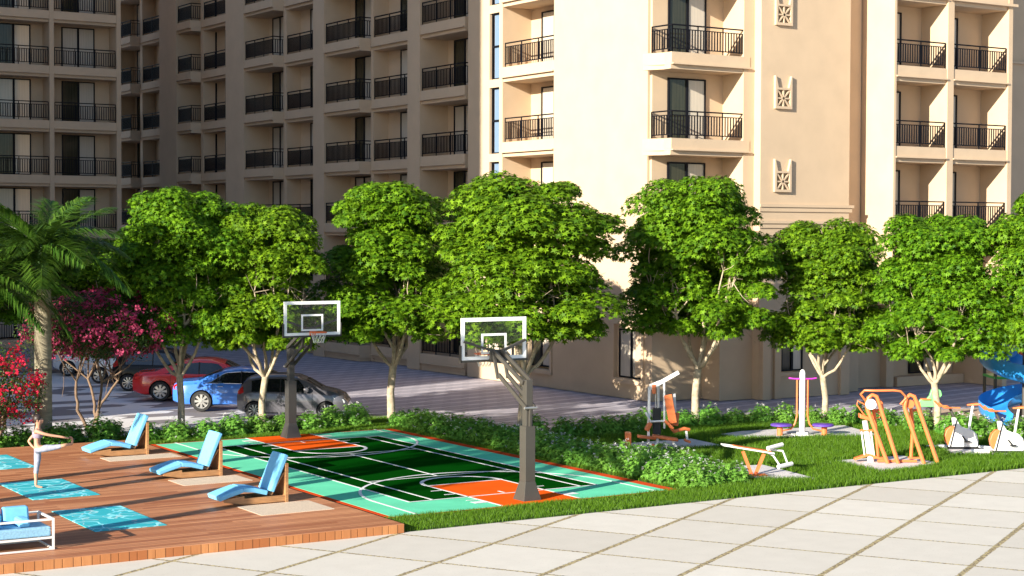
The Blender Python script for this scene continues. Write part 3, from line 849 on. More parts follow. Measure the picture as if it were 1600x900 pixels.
for i, (x, y, sc_) in enumerate(((-15.2, -2.3, 1.42), (-14.6, 0.0, 1.5), (-15.4, 2.2, 1.45), (-14.8, 4.5, 1.5))):
    palm(x, y, ('tall palm beyond the deck, nearest the slabs', 'tall palm beyond the deck, second from the slabs', 'tall palm beyond the deck, third from the slabs', 'tall palm beyond the deck, farthest from the slabs')[i], 5.2, .12, i, sc_, 15, 0, 5 + i, 'palms beyond the deck')

# ---- flowering trees
def flowering(name, label, cat, loc, rx, rz_, zc, seed, petal, nleaf, nclus, stems, zb, offset=(0, 0), ssize=.07, pets=26, bark='bark_dark', rz=0):
    g = np.random.default_rng(seed); t = thing(name, label, cat, loc, rz)
    m = MB(); cc = []
    for k in range(stems):
        a = 2 * math.pi * k / stems + g.uniform(-.3, .3)
        e = np.array([offset[0] * .5 + math.cos(a) * rx * .28, offset[1] * .5 + math.sin(a) * rx * .28, zb + .2])
        pts = limb(m, np.array([math.cos(a) * .07, math.sin(a) * .07, -.05]), e, .055, .035, g, 8, .12)
        for j in range(5):
            q = np.array([offset[0] + g.uniform(-1, 1) * rx * .75, offset[1] + g.uniform(-1, 1) * rx * .75, zc + g.uniform(-.3, .6) * rz_])
            p2 = limb(m, e, q, .026, .008, g, 5, .12); cc.append(q)
            limb(m, p2[2], p2[2] + g.normal(0, .4, 3), .012, .004, g, 3)
    m.build('trunk', bark, t, 50)
    n = nleaf
    d = g.normal(0, 1, (n, 3)); d /= np.linalg.norm(d, axis=1)[:, None]
    r = g.uniform(.35, 1.0, n) ** .6
    lump = 1 + .18 * np.sin(d[:, 0] * 5 + seed) * np.cos(d[:, 1] * 6 + seed)
    pos = d * (r * lump)[:, None] * [rx, rx, rz_] + [offset[0], offset[1], zc]
    # thin the crown into clumps
    keep = (np.sin(pos[:, 0] * 4.1 + 1) + np.sin(pos[:, 1] * 3.7) + np.sin(pos[:, 2] * 5.3)) > -1.0
    pos = pos[keep]; d = d[keep]; n = len(pos)
    me = scatter('foliage', pos, rand_rot(n, d + [0, 0, .5], .5, g), g.uniform(.6, 1.2, n) * ssize * 1.5, OVAL, OVALF, ['leaf_myrtle'])
    link('foliage', me, t)
    d = g.normal(0, 1, (nclus, 3)); d /= np.linalg.norm(d, axis=1)[:, None]
    c = d * [rx, rx, rz_] * g.uniform(.72, 1.06, (nclus, 1)) + [offset[0], offset[1], zc]
    P = np.repeat(c, pets, axis=0) + g.normal(0, 1, (nclus * pets, 3)) * [.085, .085, .075]
    me = scatter('flowers', P, rand_rot(len(P), np.repeat(d, pets, axis=0) + [0, 0, .4], .6, g), g.uniform(.06, .11, len(P)), OVAL * [1.6, 1, 1], OVALF, [petal])
    link('flowers', me, t)
    return t
flowering('crape_myrtle', 'pink flowering tree with thin branching stems left of the red car', 'flowering tree', (-.42, 17.6, 0), 2.2, 1.0, 3.1, 3, 'pink', 17000, 270, 4, 1.3, (0.25, 0))
flowering('bougainvillea', 'red flowering bush at the left edge beside the woman on the yoga mat', 'flowering bush', (-4.15, 14.5, 0), 1.5, 1.15, 1.75, 5, 'red_petal', 6000, 95, 5, .5, (-.1, -.1), .06, 30)

# ---- low flowering shrubs
def shrub_mesh(seed, rx=.43, h=.58, n=760, nf=9):
    g = np.random.default_rng(seed + 500)
    d = g.normal(0, 1, (n, 3)); d /= np.linalg.norm(d, axis=1)[:, None]; d[:, 2] = abs(d[:, 2])
    r = g.uniform(.55, 1.05, n) * (1 + .15 * np.sin(d[:, 0] * 7 + seed) * np.cos(d[:, 1] * 6))
    pos = d * r[:, None] * [rx, rx, h * .92] + [0, 0, .03]
    r1, s1, p1 = rand_rot(n, d * .6 + [0, 0, .7], .32, g), g.uniform(.075, .125, n), pos
    d = g.normal(0, 1, (nf, 3)); d[:, 2] = abs(d[:, 2]) + .3; d /= np.linalg.norm(d, axis=1)[:, None]
    c = d * [rx, rx, h] * 1.04 + [0, 0, .04]; k = 7
    P = np.repeat(c, k, axis=0) + g.normal(0, .018, (nf * k, 3))
    r2, s2 = rand_rot(len(P), np.array([0, 0, 1.0]), .4, g), g.uniform(.025, .04, len(P))
    return scatter('foliage', np.vstack([p1, P]), np.vstack([r1, r2]), np.concatenate([s1, s2]), STAR, STARF, ['leaf_shrub', 'white_petal'], np.array([0] * n + [1] * len(P)))
SH = [shrub_mesh(i) for i in range(5)]
def shrub(x, y, s, label, group):
    t = thing('flowering_shrub', label, 'shrub', (x, y, 0), random.uniform(0, 6.28), group)
    t.scale = (s * random.uniform(.95, 1.1), s * random.uniform(.95, 1.1), s * random.uniform(.9, 1.12))
    link('foliage', SH[random.randrange(5)], t)
def ordn(i): return ('%d' % i) + ('th' if 10 <= i % 100 <= 20 else {1: 'st', 2: 'nd', 3: 'rd'}.get(i % 10, 'th'))
# behind the deck and the far end of the court, left to right
xs = [(-7.0, 15.2), (-6.2, 15.4), (-5.4, 15.1), (-4.6, 15.3), (-3.9, 15.0), (-3.2, 15.1), (-2.3, 15.0), (-1.75, 15.6), (-1.0, 15.3), (-.35, 16.1), (.15, 14.75), (.95, 14.6), (1.85, 14.55), (2.75, 14.75), (3.6, 14.9), (4.45, 15.0), (5.3, 15.0), (6.15, 15.25), (6.95, 15.3)]
for i, (x, y) in enumerate(xs):
    shrub(x, y, random.uniform(.88, 1.1), 'round white-flowered shrub, %s from the left in the row behind deck and far court end' % ordn(i + 1), 'shrubs behind the deck and court')
# dense hedge along the right side of the court: three files of shrubs
k = 0
for j in range(22):
    for i in range(3 if j < 6 else 2):
        k += 1
        x = 8.0 + .56 * i + random.uniform(-.06, .06); y = .15 + .68 * j + random.uniform(-.08, .08)
        if y > 14.2 and i > 1: continue
        shrub(x, y, random.uniform(.86, 1.04), 'white-flowered hedge shrub, %s file from the court, %s plant from the slabs' % (('first', 'second', 'third')[i], ordn(j + 1)), 'hedge shrubs beside the court')
# row between lawn and road
rowp = [(10.0, 10.0), (10.6, 9.35), (11.35, 9.3), (12.1, 9.35), (12.9, 9.5), (13.7, 9.8), (14.5, 10.0), (15.3, 9.9), (16.1, 9.7), (16.9, 9.5), (17.7, 9.2), (18.4, 8.9), (19.1, 8.5),
        (19.7, 8.0), (20.3, 7.6), (20.8, 7.0), (20.3, 6.6), (21.0, 6.2), (20.9, 5.6), (20.3, 5.2), (21.2, 4.4), (20.5, 4.2), (21.2, 3.7), (20.9, 3.1), (21.3, 2.5), (21.0, 1.9), (21.3, 1.2), (20.9, .6), (21.4, 0.0), (20.7, 3.7), (20.5, 2.4), (20.6, 1.2)]
for i, (x, y) in enumerate(rowp):
    shrub(x, y, random.uniform(.95, 1.15), 'white-flowered shrub, %s along the lawn edge by the road counting from the court' % ordn(i + 1), 'shrubs between lawn and road')

# ---- grass
def inside(px, py, poly):
    c = np.zeros(len(px), bool); j = len(poly) - 1
    for i in range(len(poly)):
        xi, yi = poly[i]; xj, yj = poly[j]
        c ^= ((yi > py) != (yj > py)) & (px < (xj - xi) * (py - yi) / (yj - yi + 1e-9) + xi); j = i
    return c
PADS = []      # concrete pads (filled in by hand: outlines in plan)
PADS += [[(9.80, .15), (11.25, -.35), (11.70, 2.1), (10.15, 2.45)], [(14.7, 6.8), (18.6, 4.9), (19.6, 7.6), (15.9, 8.0), (14.8, 7.7)],
         [(13.35, -.35), (15.75, -.1), (16.0, 1.6), (13.75, 1.75)], [(17.3, 1.1), (19.3, -.3), (20.3, 1.2), (18.5, 2.9)], [(10.45, 5.75), (13.3, 5.6), (13.5, 7.3), (10.55, 7.4)]]
def grass(n_short, n_long):
    g = np.random.default_rng(5)
    x = g.uniform(-.5, 22.6, 900000); y = g.uniform(-1.57, 16.8, 900000)
    ok = inside(x, y, LAWN) & ~((x > -.5) & (x < 7.47) & (y > -.02) & (y < 13.95))
    for p in PADS: ok &= ~inside(x, y, p)
    x, y = x[ok], y[ok]
    short = (x < 8.2 + .5 * np.sin(y)) | (y > 13.9)
    a = np.where(short)[0][:n_short]; b = np.where(~short)[0][:n_long]
    id_ = np.concatenate([a, b]); x, y = x[id_], y[id_]; sh = short[id_]
    n = len(x)
    h = np.where(sh, g.uniform(.05, .10, n), g.uniform(.08, .17, n)) * (1 + .2 * np.sin(x * 2.1) * np.cos(y * 1.7))
    w_ = np.where(sh, .010, .013)
    a = g.uniform(0, 2 * np.pi, n); dx, dy = np.cos(a), np.sin(a)
    b = g.uniform(0, 2 * np.pi, n); le = g.uniform(.15, .6, n) * h
    lx, ly = np.cos(b) * le, np.sin(b) * le
    V_ = np.zeros((n, 5, 3))
    V_[:, 0] = np.stack([x - dx * w_ / 2, y - dy * w_ / 2, np.full(n, -.01)], 1); V_[:, 1] = np.stack([x + dx * w_ / 2, y + dy * w_ / 2, np.full(n, -.01)], 1)
    V_[:, 2] = np.stack([x + dx * w_ * .35 + lx * .35, y + dy * w_ * .35 + ly * .35, h * .6], 1); V_[:, 3] = np.stack([x - dx * w_ * .35 + lx * .35, y - dy * w_ * .35 + ly * .35, h * .6], 1)
    V_[:, 4] = np.stack([x + lx, y + ly, h], 1)
    F_ = np.array([(0, 1, 2), (0, 2, 3), (3, 2, 4)])[None] + (np.arange(n) * 5)[:, None, None]
    return np_mesh('lawn_grass', V_.reshape(-1, 3), F_.reshape(-1, 3), 3, ['grass'])
tag(link('lawn_grass', grass(75000, 190000)), 'thick green grass growing over the lawn around court and exercise pads', 'grass', kind='stuff')

# ================================================================== CARS (frame: x forward, rear bumper at x = 0)
def interp(tab, x):
    for (a, va), (b, vb) in zip(tab[:-1], tab[1:]):
        if x <= b: 
            t = (x - a) / (b - a) if b > a else 0
            t = max(0, min(1, t)); return va + (vb - va) * t
    return tab[-1][1]
SEDAN = dict(L=4.75, hw=.91, wheels=(.98, 3.80), r=.345,
    top=[(0, .80), (.05, .93), (.18, 1.00), (.80, 1.04), (1.25, 1.24), (1.75, 1.40), (2.25, 1.455), (2.75, 1.44), (3.15, 1.34), (3.80, 1.00), (4.35, .88), (4.62, .74), (4.75, .56)],
    belt=[(0, .78), (.3, .90), (.9, .95), (2.4, .93), (3.7, .91), (4.35, .82), (4.62, .70), (4.75, .54)], cab=(.95, 3.75),
    win=[(1.10, 3.42)], ws=(3.18, 3.72), rw=(.98, 1.62))
HATCH = dict(L=3.85, hw=.85, wheels=(.62, 3.10), r=.31,
    top=[(0, .86), (.05, 1.02), (.14, 1.20), (.40, 1.44), (.9, 1.53), (1.6, 1.55), (2.15, 1.49), (2.45, 1.36), (2.95, 1.06), (3.40, .95), (3.68, .82), (3.85, .60)],
    belt=[(0, .84), (.3, .96), (1.0, .96), (2.2, .93), (2.9, .92), (3.4, .88), (3.68, .78), (3.85, .58)], cab=(.10, 2.92),
    win=[(.52, 2.55)], ws=(2.42, 2.90), rw=(.06, .36))
def car_section(C, x):
    L, hw = C['L'], C['hw']
    e = min(x, L - x); wf = hw * (1 - .22 * max(0, 1 - e / .55) ** 2.2)
    zt = interp(C['top'], x); zb = min(interp(C['belt'], x), zt - .012)
    z0 = .20 + .12 * max(0, 1 - e / .35)
    c0, c1 = C['cab']; s_ = max(0, min(1, (zt - zb) / .42))
    wr = wf * (.93 - .20 * s_)
    P = [(0, z0), (wf * .80, z0), (wf * .94, z0 + .05), (wf * .985, z0 + .17), (wf, .52 if .52 < zb - .05 else (z0 + zb) / 2), (wf * .985, zb - .06), (wf * .955, zb),
         (wf * .945 + (wr - wf * .945) * .04, zb + (zt - zb) * .06), (wr + (wf * .945 - wr) * .45, zb + (zt - zb) * .50), (wr + (wf * .945 - wr) * .08, zb + (zt - zb) * .86), (wr * .90, zt - .012 * (1 + 2 * s_)), (wr * .5, zt + .012), (0, zt + .02)]
    return P
def side_pt(C, x, t, off=.006):
    """point on the cabin side: t from 0 (belt) to 1 (roof edge)"""
    P = car_section(C, x); a = P[6:10]; f = t * 3; i = min(2, int(f)); fr = f - i
    y = a[i][0] * (1 - fr) + a[i + 1][0] * fr; z = a[i][1] * (1 - fr) + a[i + 1][1] * fr
    return y + off, z
def body_mesh(C, paint):
    L = C['L']; xs = sorted(set([round(v, 3) for v in np.concatenate([np.linspace(0, .3, 6), np.linspace(.3, L - .4, 34), np.linspace(L - .4, L, 8)])]))
    m = MB(); rows = []
    for x in xs:
        P = car_section(C, x); rows.append([(x, y, z) for y, z in P] + [(x, -y, z) for y, z in P[-2:0:-1]])
    n = len(rows[0])
    for r_ in rows: m.v += r_
    for i in range(len(rows) - 1):
        for k in range(n): m.f.append((i * n + k, i * n + (k + 1) % n, (i + 1) * n + (k + 1) % n, (i + 1) * n + k)); m.mi.append(0)
    m.f.append(tuple(range(n))); m.mi.append(0); m.f.append(tuple(range(len(rows) * n - 1, (len(rows) - 1) * n - 1, -1))); m.mi.append(0)
    me = m.mesh('body', [paint, 'black_plastic'], 40)
    o = bpy.data.objects.new('tmp', me); COL.objects.link(o)
    cut = MB()
    for wx in C['wheels']:
        for s_ in (-1, 1):
            y0, y1 = (C['hw'] * .62, C['hw'] * 1.2) if s_ > 0 else (-C['hw'] * 1.2, -C['hw'] * .62)
            cut.lathe([(C['r'] * 1.12, y0), (C['r'] * 1.12, y1)], (wx, 0, C['r']), 'y', 32, 1)
    co = cut.build('tmpcut', [paint, 'black_plastic'])
    b = o.modifiers.new('b', 'BOOLEAN'); b.operation = 'DIFFERENCE'; b.object = co; b.solver = 'EXACT'; b.material_mode = 'TRANSFER'
    bpy.context.view_layer.update()
    ev = o.evaluated_get(bpy.context.evaluated_depsgraph_get())
    me2 = bpy.data.meshes.new_from_object(ev)
    bpy.data.objects.remove(o); bpy.data.objects.remove(co)
    me2.name = 'body'
    return me2
def wheel_meshes(r, spokes):
    t = MB(); t.lathe([(r * .70, -.10), (r * .95, -.10), (r, -.075), (r, .075), (r * .95, .10), (r * .70, .10), (r * .69, 0)], n=32, axis='y', cap=False)
    a = MB(); a.lathe([(r * .70, -.085), (r * .72, -.09), (r * .66, -.055), (r * .64, .06), (r * .70, .09)][::-1], n=32, axis='y')
    b = MB()
    b.lathe([(.055, -.085), (.045, -.095), (.02, -.097)], n=14, axis='y')
    for k in range(spokes):
        an = 2 * math.pi * k / spokes; c, s_ = math.cos(an), math.sin(an); wd = .048 if spokes < 9 else .022
        q = []
        for rr, ww in ((.04, wd * .55), (r * .70, wd)):
            for e in (-1, 1): q.append((c * rr - s_ * ww * e, s_ * rr + c * ww * e))
        b4 = [(q[i][0], -.085 if i < 2 else -.075, q[i][1]) for i in (0, 1, 3, 2)]; t4 = [(p[0], -.05, p[2]) for p in b4]
        b.hexa(b4, t4)
    b.lathe([(r * .64, -.074), (r * .715, -.102), (r * .715, -.06), (r * .64, -.055)], n=32, axis='y', cap=False)
    d = MB(); d.lathe([(r * .64, -.02), (r * .64, .0)], n=24, axis='y')
    return t.mesh('tyre', 'tyre', 40), b.mesh('rim', 'alloy', 40), d.mesh('brake_disc', 'black_plastic')
WH = {(s_, r): wheel_meshes(r, s_) for s_, r in ((8, .345), (7, .31), (10, .31), (10, .345))}
BODY = {}; CAR_R = -R(31)
def car(kind, paint, loc, label, spokes, trim=False, sc_=1.0):
    C = SEDAN if kind == 's' else HATCH
    # loc: where the near rear wheel touches the ground
    o_ = Matrix.Rotation(CAR_R, 3, 'Z') @ Vector((C['wheels'][0] * sc_, -C['hw'] * sc_ * .95, 0))
    t = thing('parked_car', label, 'car', (loc[0] - o_.x, loc[1] - o_.y, 0), CAR_R, 'cars parked in a row')
    t.scale = (sc_,) * 3
    k = (kind, paint)
    if k not in BODY: BODY[k] = body_mesh(C, paint)
    link('body', BODY[k], t)
    # side glass
    for s_ in (-1, 1):
        for a, b in C['win']:
            g = MB(); n = 20; U = []; D = []
            for i in range(n + 1):
                x = a + (b - a) * i / n; f = i / n
                top = .90 * min(1, (math.sin(math.pi * min(1, max(0, f)) * .5 + .0) * 1.0 if f < .5 else 1)) if kind == 's' else .90
                lo = .10
                if kind == 's': top = .10 + .80 * min(1, (f / .28)) ** .8 if f < .28 else .90
                if f > .80: top = .90 - (.72 if kind == 's' else .76) * ((f - .80) / .20) ** 1.15
                y1, z1 = side_pt(C, x, top); y0, z0 = side_pt(C, x, lo); ym, zm = side_pt(C, x, (top + lo) / 2)
                U.append((x, s_ * y1, z1)); D.append((x, s_ * y0, z0)); 
                g.v += [(x, s_ * y0, z0), (x, s_ * ym, zm), (x, s_ * y1, z1)]
            for i in range(n):
                for j in (0, 1): g.f.append((i * 3 + j, i * 3 + j + 1, i * 3 + j + 4, i * 3 + j + 3)); g.mi.append(0)
            w_ = g.build('window', 'car_glass', t)
            if trim: MB().tube([(p[0], p[1] + s_ * .004, p[2]) for p in U], .012, 6).build('window_trim', 'chrome', w_); MB().tube([(p[0], p[1] + s_ * .004, p[2]) for p in D], .011, 6).build('window_trim', 'chrome', w_)
            # door pillar
            for xp in ((a + b) / 2 + (.05 if kind == 's' else -.02),) + ((a + .42,) if kind == 's' else ()):
                pts = [(xp, s_ * (side_pt(C, xp, tt)[0] + .003), side_pt(C, xp, tt)[1]) for tt in (.08, .5, .92)]
                MB().tube(pts, .022, 6).build('door_pillar', 'black_plastic', t)
        # seams, handle, mirror
        for xd in ((1.35, 2.32, 3.30) if kind == 's' else (1.05, 1.55, 2.62)):
            P = car_section(C, xd)
            MB().tube([(xd, s_ * (P[i][0] + .001), P[i][1]) for i in (3, 4, 5, 6)], .006, 5).build('door_seam', 'black_plastic', t)
        for xd in ((1.62, 2.62) if kind == 's' else (1.70,)):
            y = car_section(C, xd)[5][0]
            MB().tube([(xd - .10, s_ * (y - .004), .84), (xd - .08, s_ * (y + .03), .845), (xd + .08, s_ * (y + .03), .845), (xd + .10, s_ * (y - .004), .84)], .014, 6).build('door_handle', 'chrome' if trim else paint, t)
        xm = C['cab'][1] - .48; y = side_pt(C, xm, .12)[0]
        MB().lathe([(.02, 0), (.085, .02), (.10, .07), (.085, .13), (.03, .16)], (xm - .02, (y - .01) if s_ > 0 else (-y - .15), 1.02 if kind == 's' else 1.04), 'y', 12).build('side_mirror', paint, t, 40)
        # lamps
        tl = MB(); hw = C['hw']
        zt = .84 if kind == 's' else .98
        pts = []
        for xx, zz in ((.02, zt), (.10, zt + .07), (.36 if kind == 's' else .20, zt + .05 if kind == 's' else zt + .16), (.30 if kind == 's' else .24, zt - .04), (.12, zt - .11), (.03, zt - .10)):
            P = car_section(C, xx); yy = interp(sorted([(p[1], p[0]) for p in P[3:9]]), zz)
            pts.append((xx, s_ * (yy + .010), zz))
        tl._add(pts + [(p[0] + .02, p[1] * .93, p[2]) for p in pts], [tuple(range(6)), tuple(range(11, 5, -1))] + [(i, (i + 1) % 6, 6 + (i + 1) % 6, 6 + i) for i in range(6)])
        tl.build('tail_light', 'tail_red', t)
        L = C['L']; pts = []
        for xx, zz in ((L - .10, .62), (L - .16, .70), (L - .52, .80), (L - .50, .74), (L - .25, .62), (L - .12, .57)):
            P = car_section(C, xx); yy = interp(sorted([(p[1], p[0]) for p in P[3:7]]), zz)
            pts.append((xx, s_ * (yy + .008), zz))
        MB()._add(pts + [(p[0] - .02, p[1] * .93, p[2]) for p in pts], [tuple(range(6)), tuple(range(11, 5, -1))] + [(i, (i + 1) % 6, 6 + (i + 1) % 6, 6 + i) for i in range(6)]).build('headlight', 'lamp_clear', t)
    for nm, (a, b) in (('windshield', C['ws']), ('rear_window', C['rw'])):
        g = MB(); n = 16
        for i in range(n + 1):
            x = a + (b - a) * i / n; P = car_section(C, x)
            for q, sg in ((10, -1), (11, -1), (12, 0), (11, 1), (10, 1)):
                g.v.append((x, sg * P[q][0] * .98, P[q][1] + .014))
        for i in range(n):
            for j in range(4): g.f.append((i * 5 + j, i * 5 + j + 1, i * 5 + j + 6, i * 5 + j + 5)); g.mi.append(0)
        g.build(nm, 'car_glass', t, 60)
    tm_, rm_, dm_ = WH[(spokes, C['r'])]
    for wx in C['wheels']:
        for s_ in (-1, 1):
            wo = link('wheel', dm_, t, (wx, s_ * (C['hw'] - .11), C['r']), math.pi if s_ > 0 else 0)
            link('tyre', tm_, wo); link('rim', rm_, wo)
    MB().box(-.012, .01, -.24, .24, .62, .74).build('number_plate', 'white_paint', t)
    return t
car('h', 'paint_grey', (4.94, 18.3, 0), 'grey hatchback parked nearest the court, in front of the blue car', 10, False, .90)
car('s', 'paint_blue', (4.42, 21.4, 0), 'blue saloon car with white alloy wheels parked between the red and grey cars', 8, True, .97)
car('s', 'paint_red', (4.44, 25.24, 0), 'red saloon car parked between the black car and the blue car', 8)
car('h', 'paint_black', (4.76, 29.43, 0), 'black hatchback parked between the white cars and the red car', 10)
car('h', 'paint_white', (4.86, 33.04, 0), 'white hatchback parked next to the black hatchback', 7)
car('h', 'paint_white', (4.8, 36.8, 0), 'white hatchback at the far end of the parked row, nearest the palm trunk', 10)

# ================================================================== BASKETBALL HOOPS (frame: +y towards the court)
def hoop(loc, rz, label, post, dist=1.4):
    t = thing('basketball_hoop', label, 'basketball hoop', loc, rz, 'basketball hoops of the court')
    a, b = .23, .125
    m = MB()
    m.hexa([(-a, -a, 0), (a, -a, 0), (a, a, 0), (-a, a, 0)], [(-b, -b, .42), (b, -b, .42), (b, b, .42), (-b, b, .42)])
    m.box(-b, b, -b, b, .4202, 1.62)
    m.build('base_sleeve', post, t, bevel=.006)
    MB().box(-.085, .085, -.085, .085, 1.60, 2.62).build('pole', post, t, bevel=.008)
    by = dist; zb0, zb1 = 2.98, 3.92; hw = .85
    zc = (zb0 + zb1) / 2
    for s_ in (-1, 1):
        up = MB()
        up.bar((s_ * .11, .0, 2.56), (s_ * .11, by - .15, 3.18), .045, .09)
        up.build('lift_arm', post, t)
        MB().bar((s_ * .11, -.12, 2.02), (s_ * .11, by - .38, 2.66), .045, .09).build('lift_arm', post, t)
    MB().tube([(-.16, -.12, 2.02), (.16, -.12, 2.02)], .028, 8).build('pivot_bolt', 'alloy', t)
    MB().bar((0, -.10, 1.62), (0, -.12, 2.0), .05).build('actuator', post, t)
    br = MB()
    for s_ in (-1, 1):
        br.bar((s_ * .13, by - .16, 3.18), (s_ * (hw - .05), by - .03, 3.40), .055, .055)
        br.bar((s_ * .13, by - .16, 3.20), (s_ * .13, by - .38, 2.58), .05, .07)
    br.bar((-.16, by - .10, 3.08), (.16, by - .10, 3.08), .08, .24)
    br.build('bracket', post, t)
    bb = MB(); f = .085
    bb.box(-hw, hw, by, by + .035, zb0, zb0 + f * .9).box(-hw, hw, by, by + .035, zb1 - f, zb1)
    bb.box(-hw, -hw + f, by + .0005, by + .0345, zb0 + f * .9, zb1 - f).box(hw - f, hw, by + .0005, by + .0345, zb0 + f * .9, zb1 - f)
    bo = bb.build('backboard', 'board_white', t)
    MB().box(-hw + f, hw - f, by + .012, by + .022, zb0 + f * .9, zb1 - f).build('panel', 'clear', bo)
    q = MB(); w2, z0, z1, g = .33, 3.10, 3.56, .05
    for yy in ((by + .023, by + .027), (by + .007, by + .011)):
        q.box(-w2, w2, yy[0], yy[1], z0, z0 + g).box(-w2, w2, yy[0], yy[1], z1 - g, z1).box(-w2, -w2 + g, yy[0], yy[1], z0 + g, z1 - g).box(w2 - g, w2, yy[0], yy[1], z0 + g, z1 - g)
    q.build('target_square', 'board_white', bo)
    pd = MB()
    pd.box(-hw - .02, hw + .02, by - .015, by + .05, zb0 - .05, zb0 - .001)
    for s_ in (-1, 1):
        x0, x1 = sorted((s_ * (hw + .001), s_ * (hw + .035))); pd.box(x0, x1, by - .015, by + .05, zb0 - .05, zb0 + .33)
    pd.build('edge_padding', post, bo)
    rm = MB(); rr = .225; cy = by + .05 + .15 + rr; rz0 = 3.08
    rm.tube([(rr * math.cos(2 * math.pi * i / 24), cy + rr * math.sin(2 * math.pi * i / 24), rz0) for i in range(25)], .013, 8)
    rm.hexa([(-.09, by + .036, rz0 - .12), (.09, by + .036, rz0 - .12), (.09, by + .05, rz0 - .12), (-.09, by + .05, rz0 - .12)], [(-.09, by + .036, rz0 + .02), (.09, by + .036, rz0 + .02), (.09, by + .05, rz0 + .02), (-.09, by + .05, rz0 + .02)])
    rm.hexa([(-.06, by + .04, rz0 - .02), (.06, by + .04, rz0 - .02), (.10, cy - rr * .85, rz0 - .01), (-.10, cy - rr * .85, rz0 - .01)], [(-.06, by + .04, rz0 + .012), (.06, by + .04, rz0 + .012), (.10, cy - rr * .85, rz0 + .012), (-.10, cy - rr * .85, rz0 + .012)])
    ro = rm.build('rim', 'rim', t)
    nm = MB()
    for k in range(12):
        for s_ in (-1, 1):
            P = []
            for j in range(6):
                u_ = j / 5; an = 2 * math.pi * (k + s_ * u_ * 1.4) / 12; r_ = rr * (1 - .42 * u_ ** .8)
                P.append((r_ * math.cos(an), cy + r_ * math.sin(an), rz0 - .01 - .28 * u_))
            nm.tube(P, .005, 4, cap=False)
    nm.build('net', 'net', ro)
    return t
hoop((3.68, .52, .01), 0, 'light grey basketball hoop on tapered pole, the near one beside the grass edge', 'grey_post')
hoop((3.95, 13.42, .01), math.pi, 'dark grey basketball hoop at the far end of the court before the hatchback', 'dark_post')

# ================================================================== DECK FURNITURE
DZ = .17
def slab_cushion(m, prof_a, prof_b, y0, y1):
    """prof_a top line, prof_b bottom line in xz"""
    m.prism_y(prof_a + prof_b[::-1], y0, y1)
def lounger(x, y, label, rz=0):
    t = thing('sun_lounger', label, 'sun lounger', (x, y, DZ), rz, 'sun loungers with blue cushions')
    w_ = .66; th = .10
    fr = MB()
    for yy in (0.02, w_ - .06):
        fr.box(.55, 1.46, yy, yy + .04, .02, .15)
        fr.hexa([(.10, yy, .10), (.55, yy, .02), (.55, yy + .04, .02), (.10, yy + .04, .10)], [(.10, yy, .16), (.55, yy, .20), (.55, yy + .04, .20), (.10, yy + .04, .16)])
    for i in range(9): fr.box(.58 + i * .095, .64 + i * .095, .061, w_ - .061, .10, .13)
    fr.build('frame', 'wood', t, bevel=.004)
    MB().box(1.461, 1.53, 0.0, w_, .0, .82).build('back_post', 'wood', t, bevel=.005)
    MB().bar((1.16, w_ / 2, .17), (1.45, w_ / 2, .62), w_ - .1, .025).build('back_panel', 'wood', t)
    def cush(top, name='cushion'):
        n = [Vector((b[0] - a[0], b[1] - a[1])) for a, b in zip(top[:-1], top[1:])]
        bot = []
        for i, p in enumerate(top):
            d = n[min(i, len(n) - 1)]; d = d.normalized(); bot.append((p[0] + d.y * th, p[1] - d.x * th))
        MB().prism_y([tuple(p) for p in top] + bot[::-1], .005, w_ - .005).build(name, 'cushion', t, bevel=.022)
    cush([(-.02, .22), (.20, .29), (.52, .375)], 'foot_cushion')
    cush([(.535, .38), (.80, .35), (1.08, .275)], 'seat_cushion')
    cush([(1.12, .265), (1.27, .62), (1.45, 1.02)], 'back_cushion')
    return t
lounger(-2.72, 10.75, 'blue-cushioned wooden sun lounger farthest from the slabs, beside the shrubs')
lounger(-2.57, 6.25, 'blue-cushioned wooden sun lounger, middle one of the row beside the court')
lounger(-2.85, 1.98, 'blue-cushioned wooden sun lounger nearest the slabs, in front of the others')
def flat_mat(name, mt, x0, x1, y0, y1, label, cat, group, h=.012, fringe=False):
    m = MB().box(0, x1 - x0, 0, y1 - y0, 0, h)
    o = m.build(name, mt, None, bevel=.003); o.location = (x0, y0, DZ + .001); tag(o, label, cat, group)
    if fringe:
        f = MB(); 
        for xx in np.arange(0.02, x1 - x0, .05): f.box(xx, xx + .018, -.035, 0.0, .001, .006)
        for xx in np.arange(0.02, x1 - x0, .05): f.box(xx, xx + .018, y1 - y0, y1 - y0 + .035, .001, .006)
        f.build('fringe', mt, o)
    return o
flat_mat('rug', 'rug', -2.48, -.62, 9.95, 10.72, 'beige rug lying in front of the farthest sun lounger', 'rug', 'beige rugs by the loungers', .008, True)
flat_mat('rug', 'rug', -2.38, -.72, 5.25, 6.22, 'beige rug lying in front of the middle sun lounger', 'rug', 'beige rugs by the loungers', .008, True)
flat_mat('rug', 'rug', -2.50, -.88, .68, 1.95, 'beige rug lying in front of the sun lounger nearest the slabs', 'rug', 'beige rugs by the loungers', .008, True)
flat_mat('yoga_mat', 'yoga', -5.82, -4.38, 4.95, 7.68, 'turquoise swirl-patterned mat under the woman in yoga pose', 'yoga mat', 'turquoise yoga mats')
flat_mat('yoga_mat', 'yoga', -5.92, -4.50, .60, 3.32, 'turquoise swirl-patterned mat to the right of the white sofa', 'yoga mat', 'turquoise yoga mats')
flat_mat('yoga_mat', 'yoga', -5.70, -4.30, 9.9, 12.5, 'turquoise swirl-patterned mat farthest from the slabs, at the left edge', 'yoga mat', 'turquoise yoga mats')
flat_mat('yoga_mat', 'yoga', -8.35, -6.95, 1.75, 4.4, 'turquoise swirl-patterned mat directly behind the white sofa', 'yoga mat', 'turquoise yoga mats')

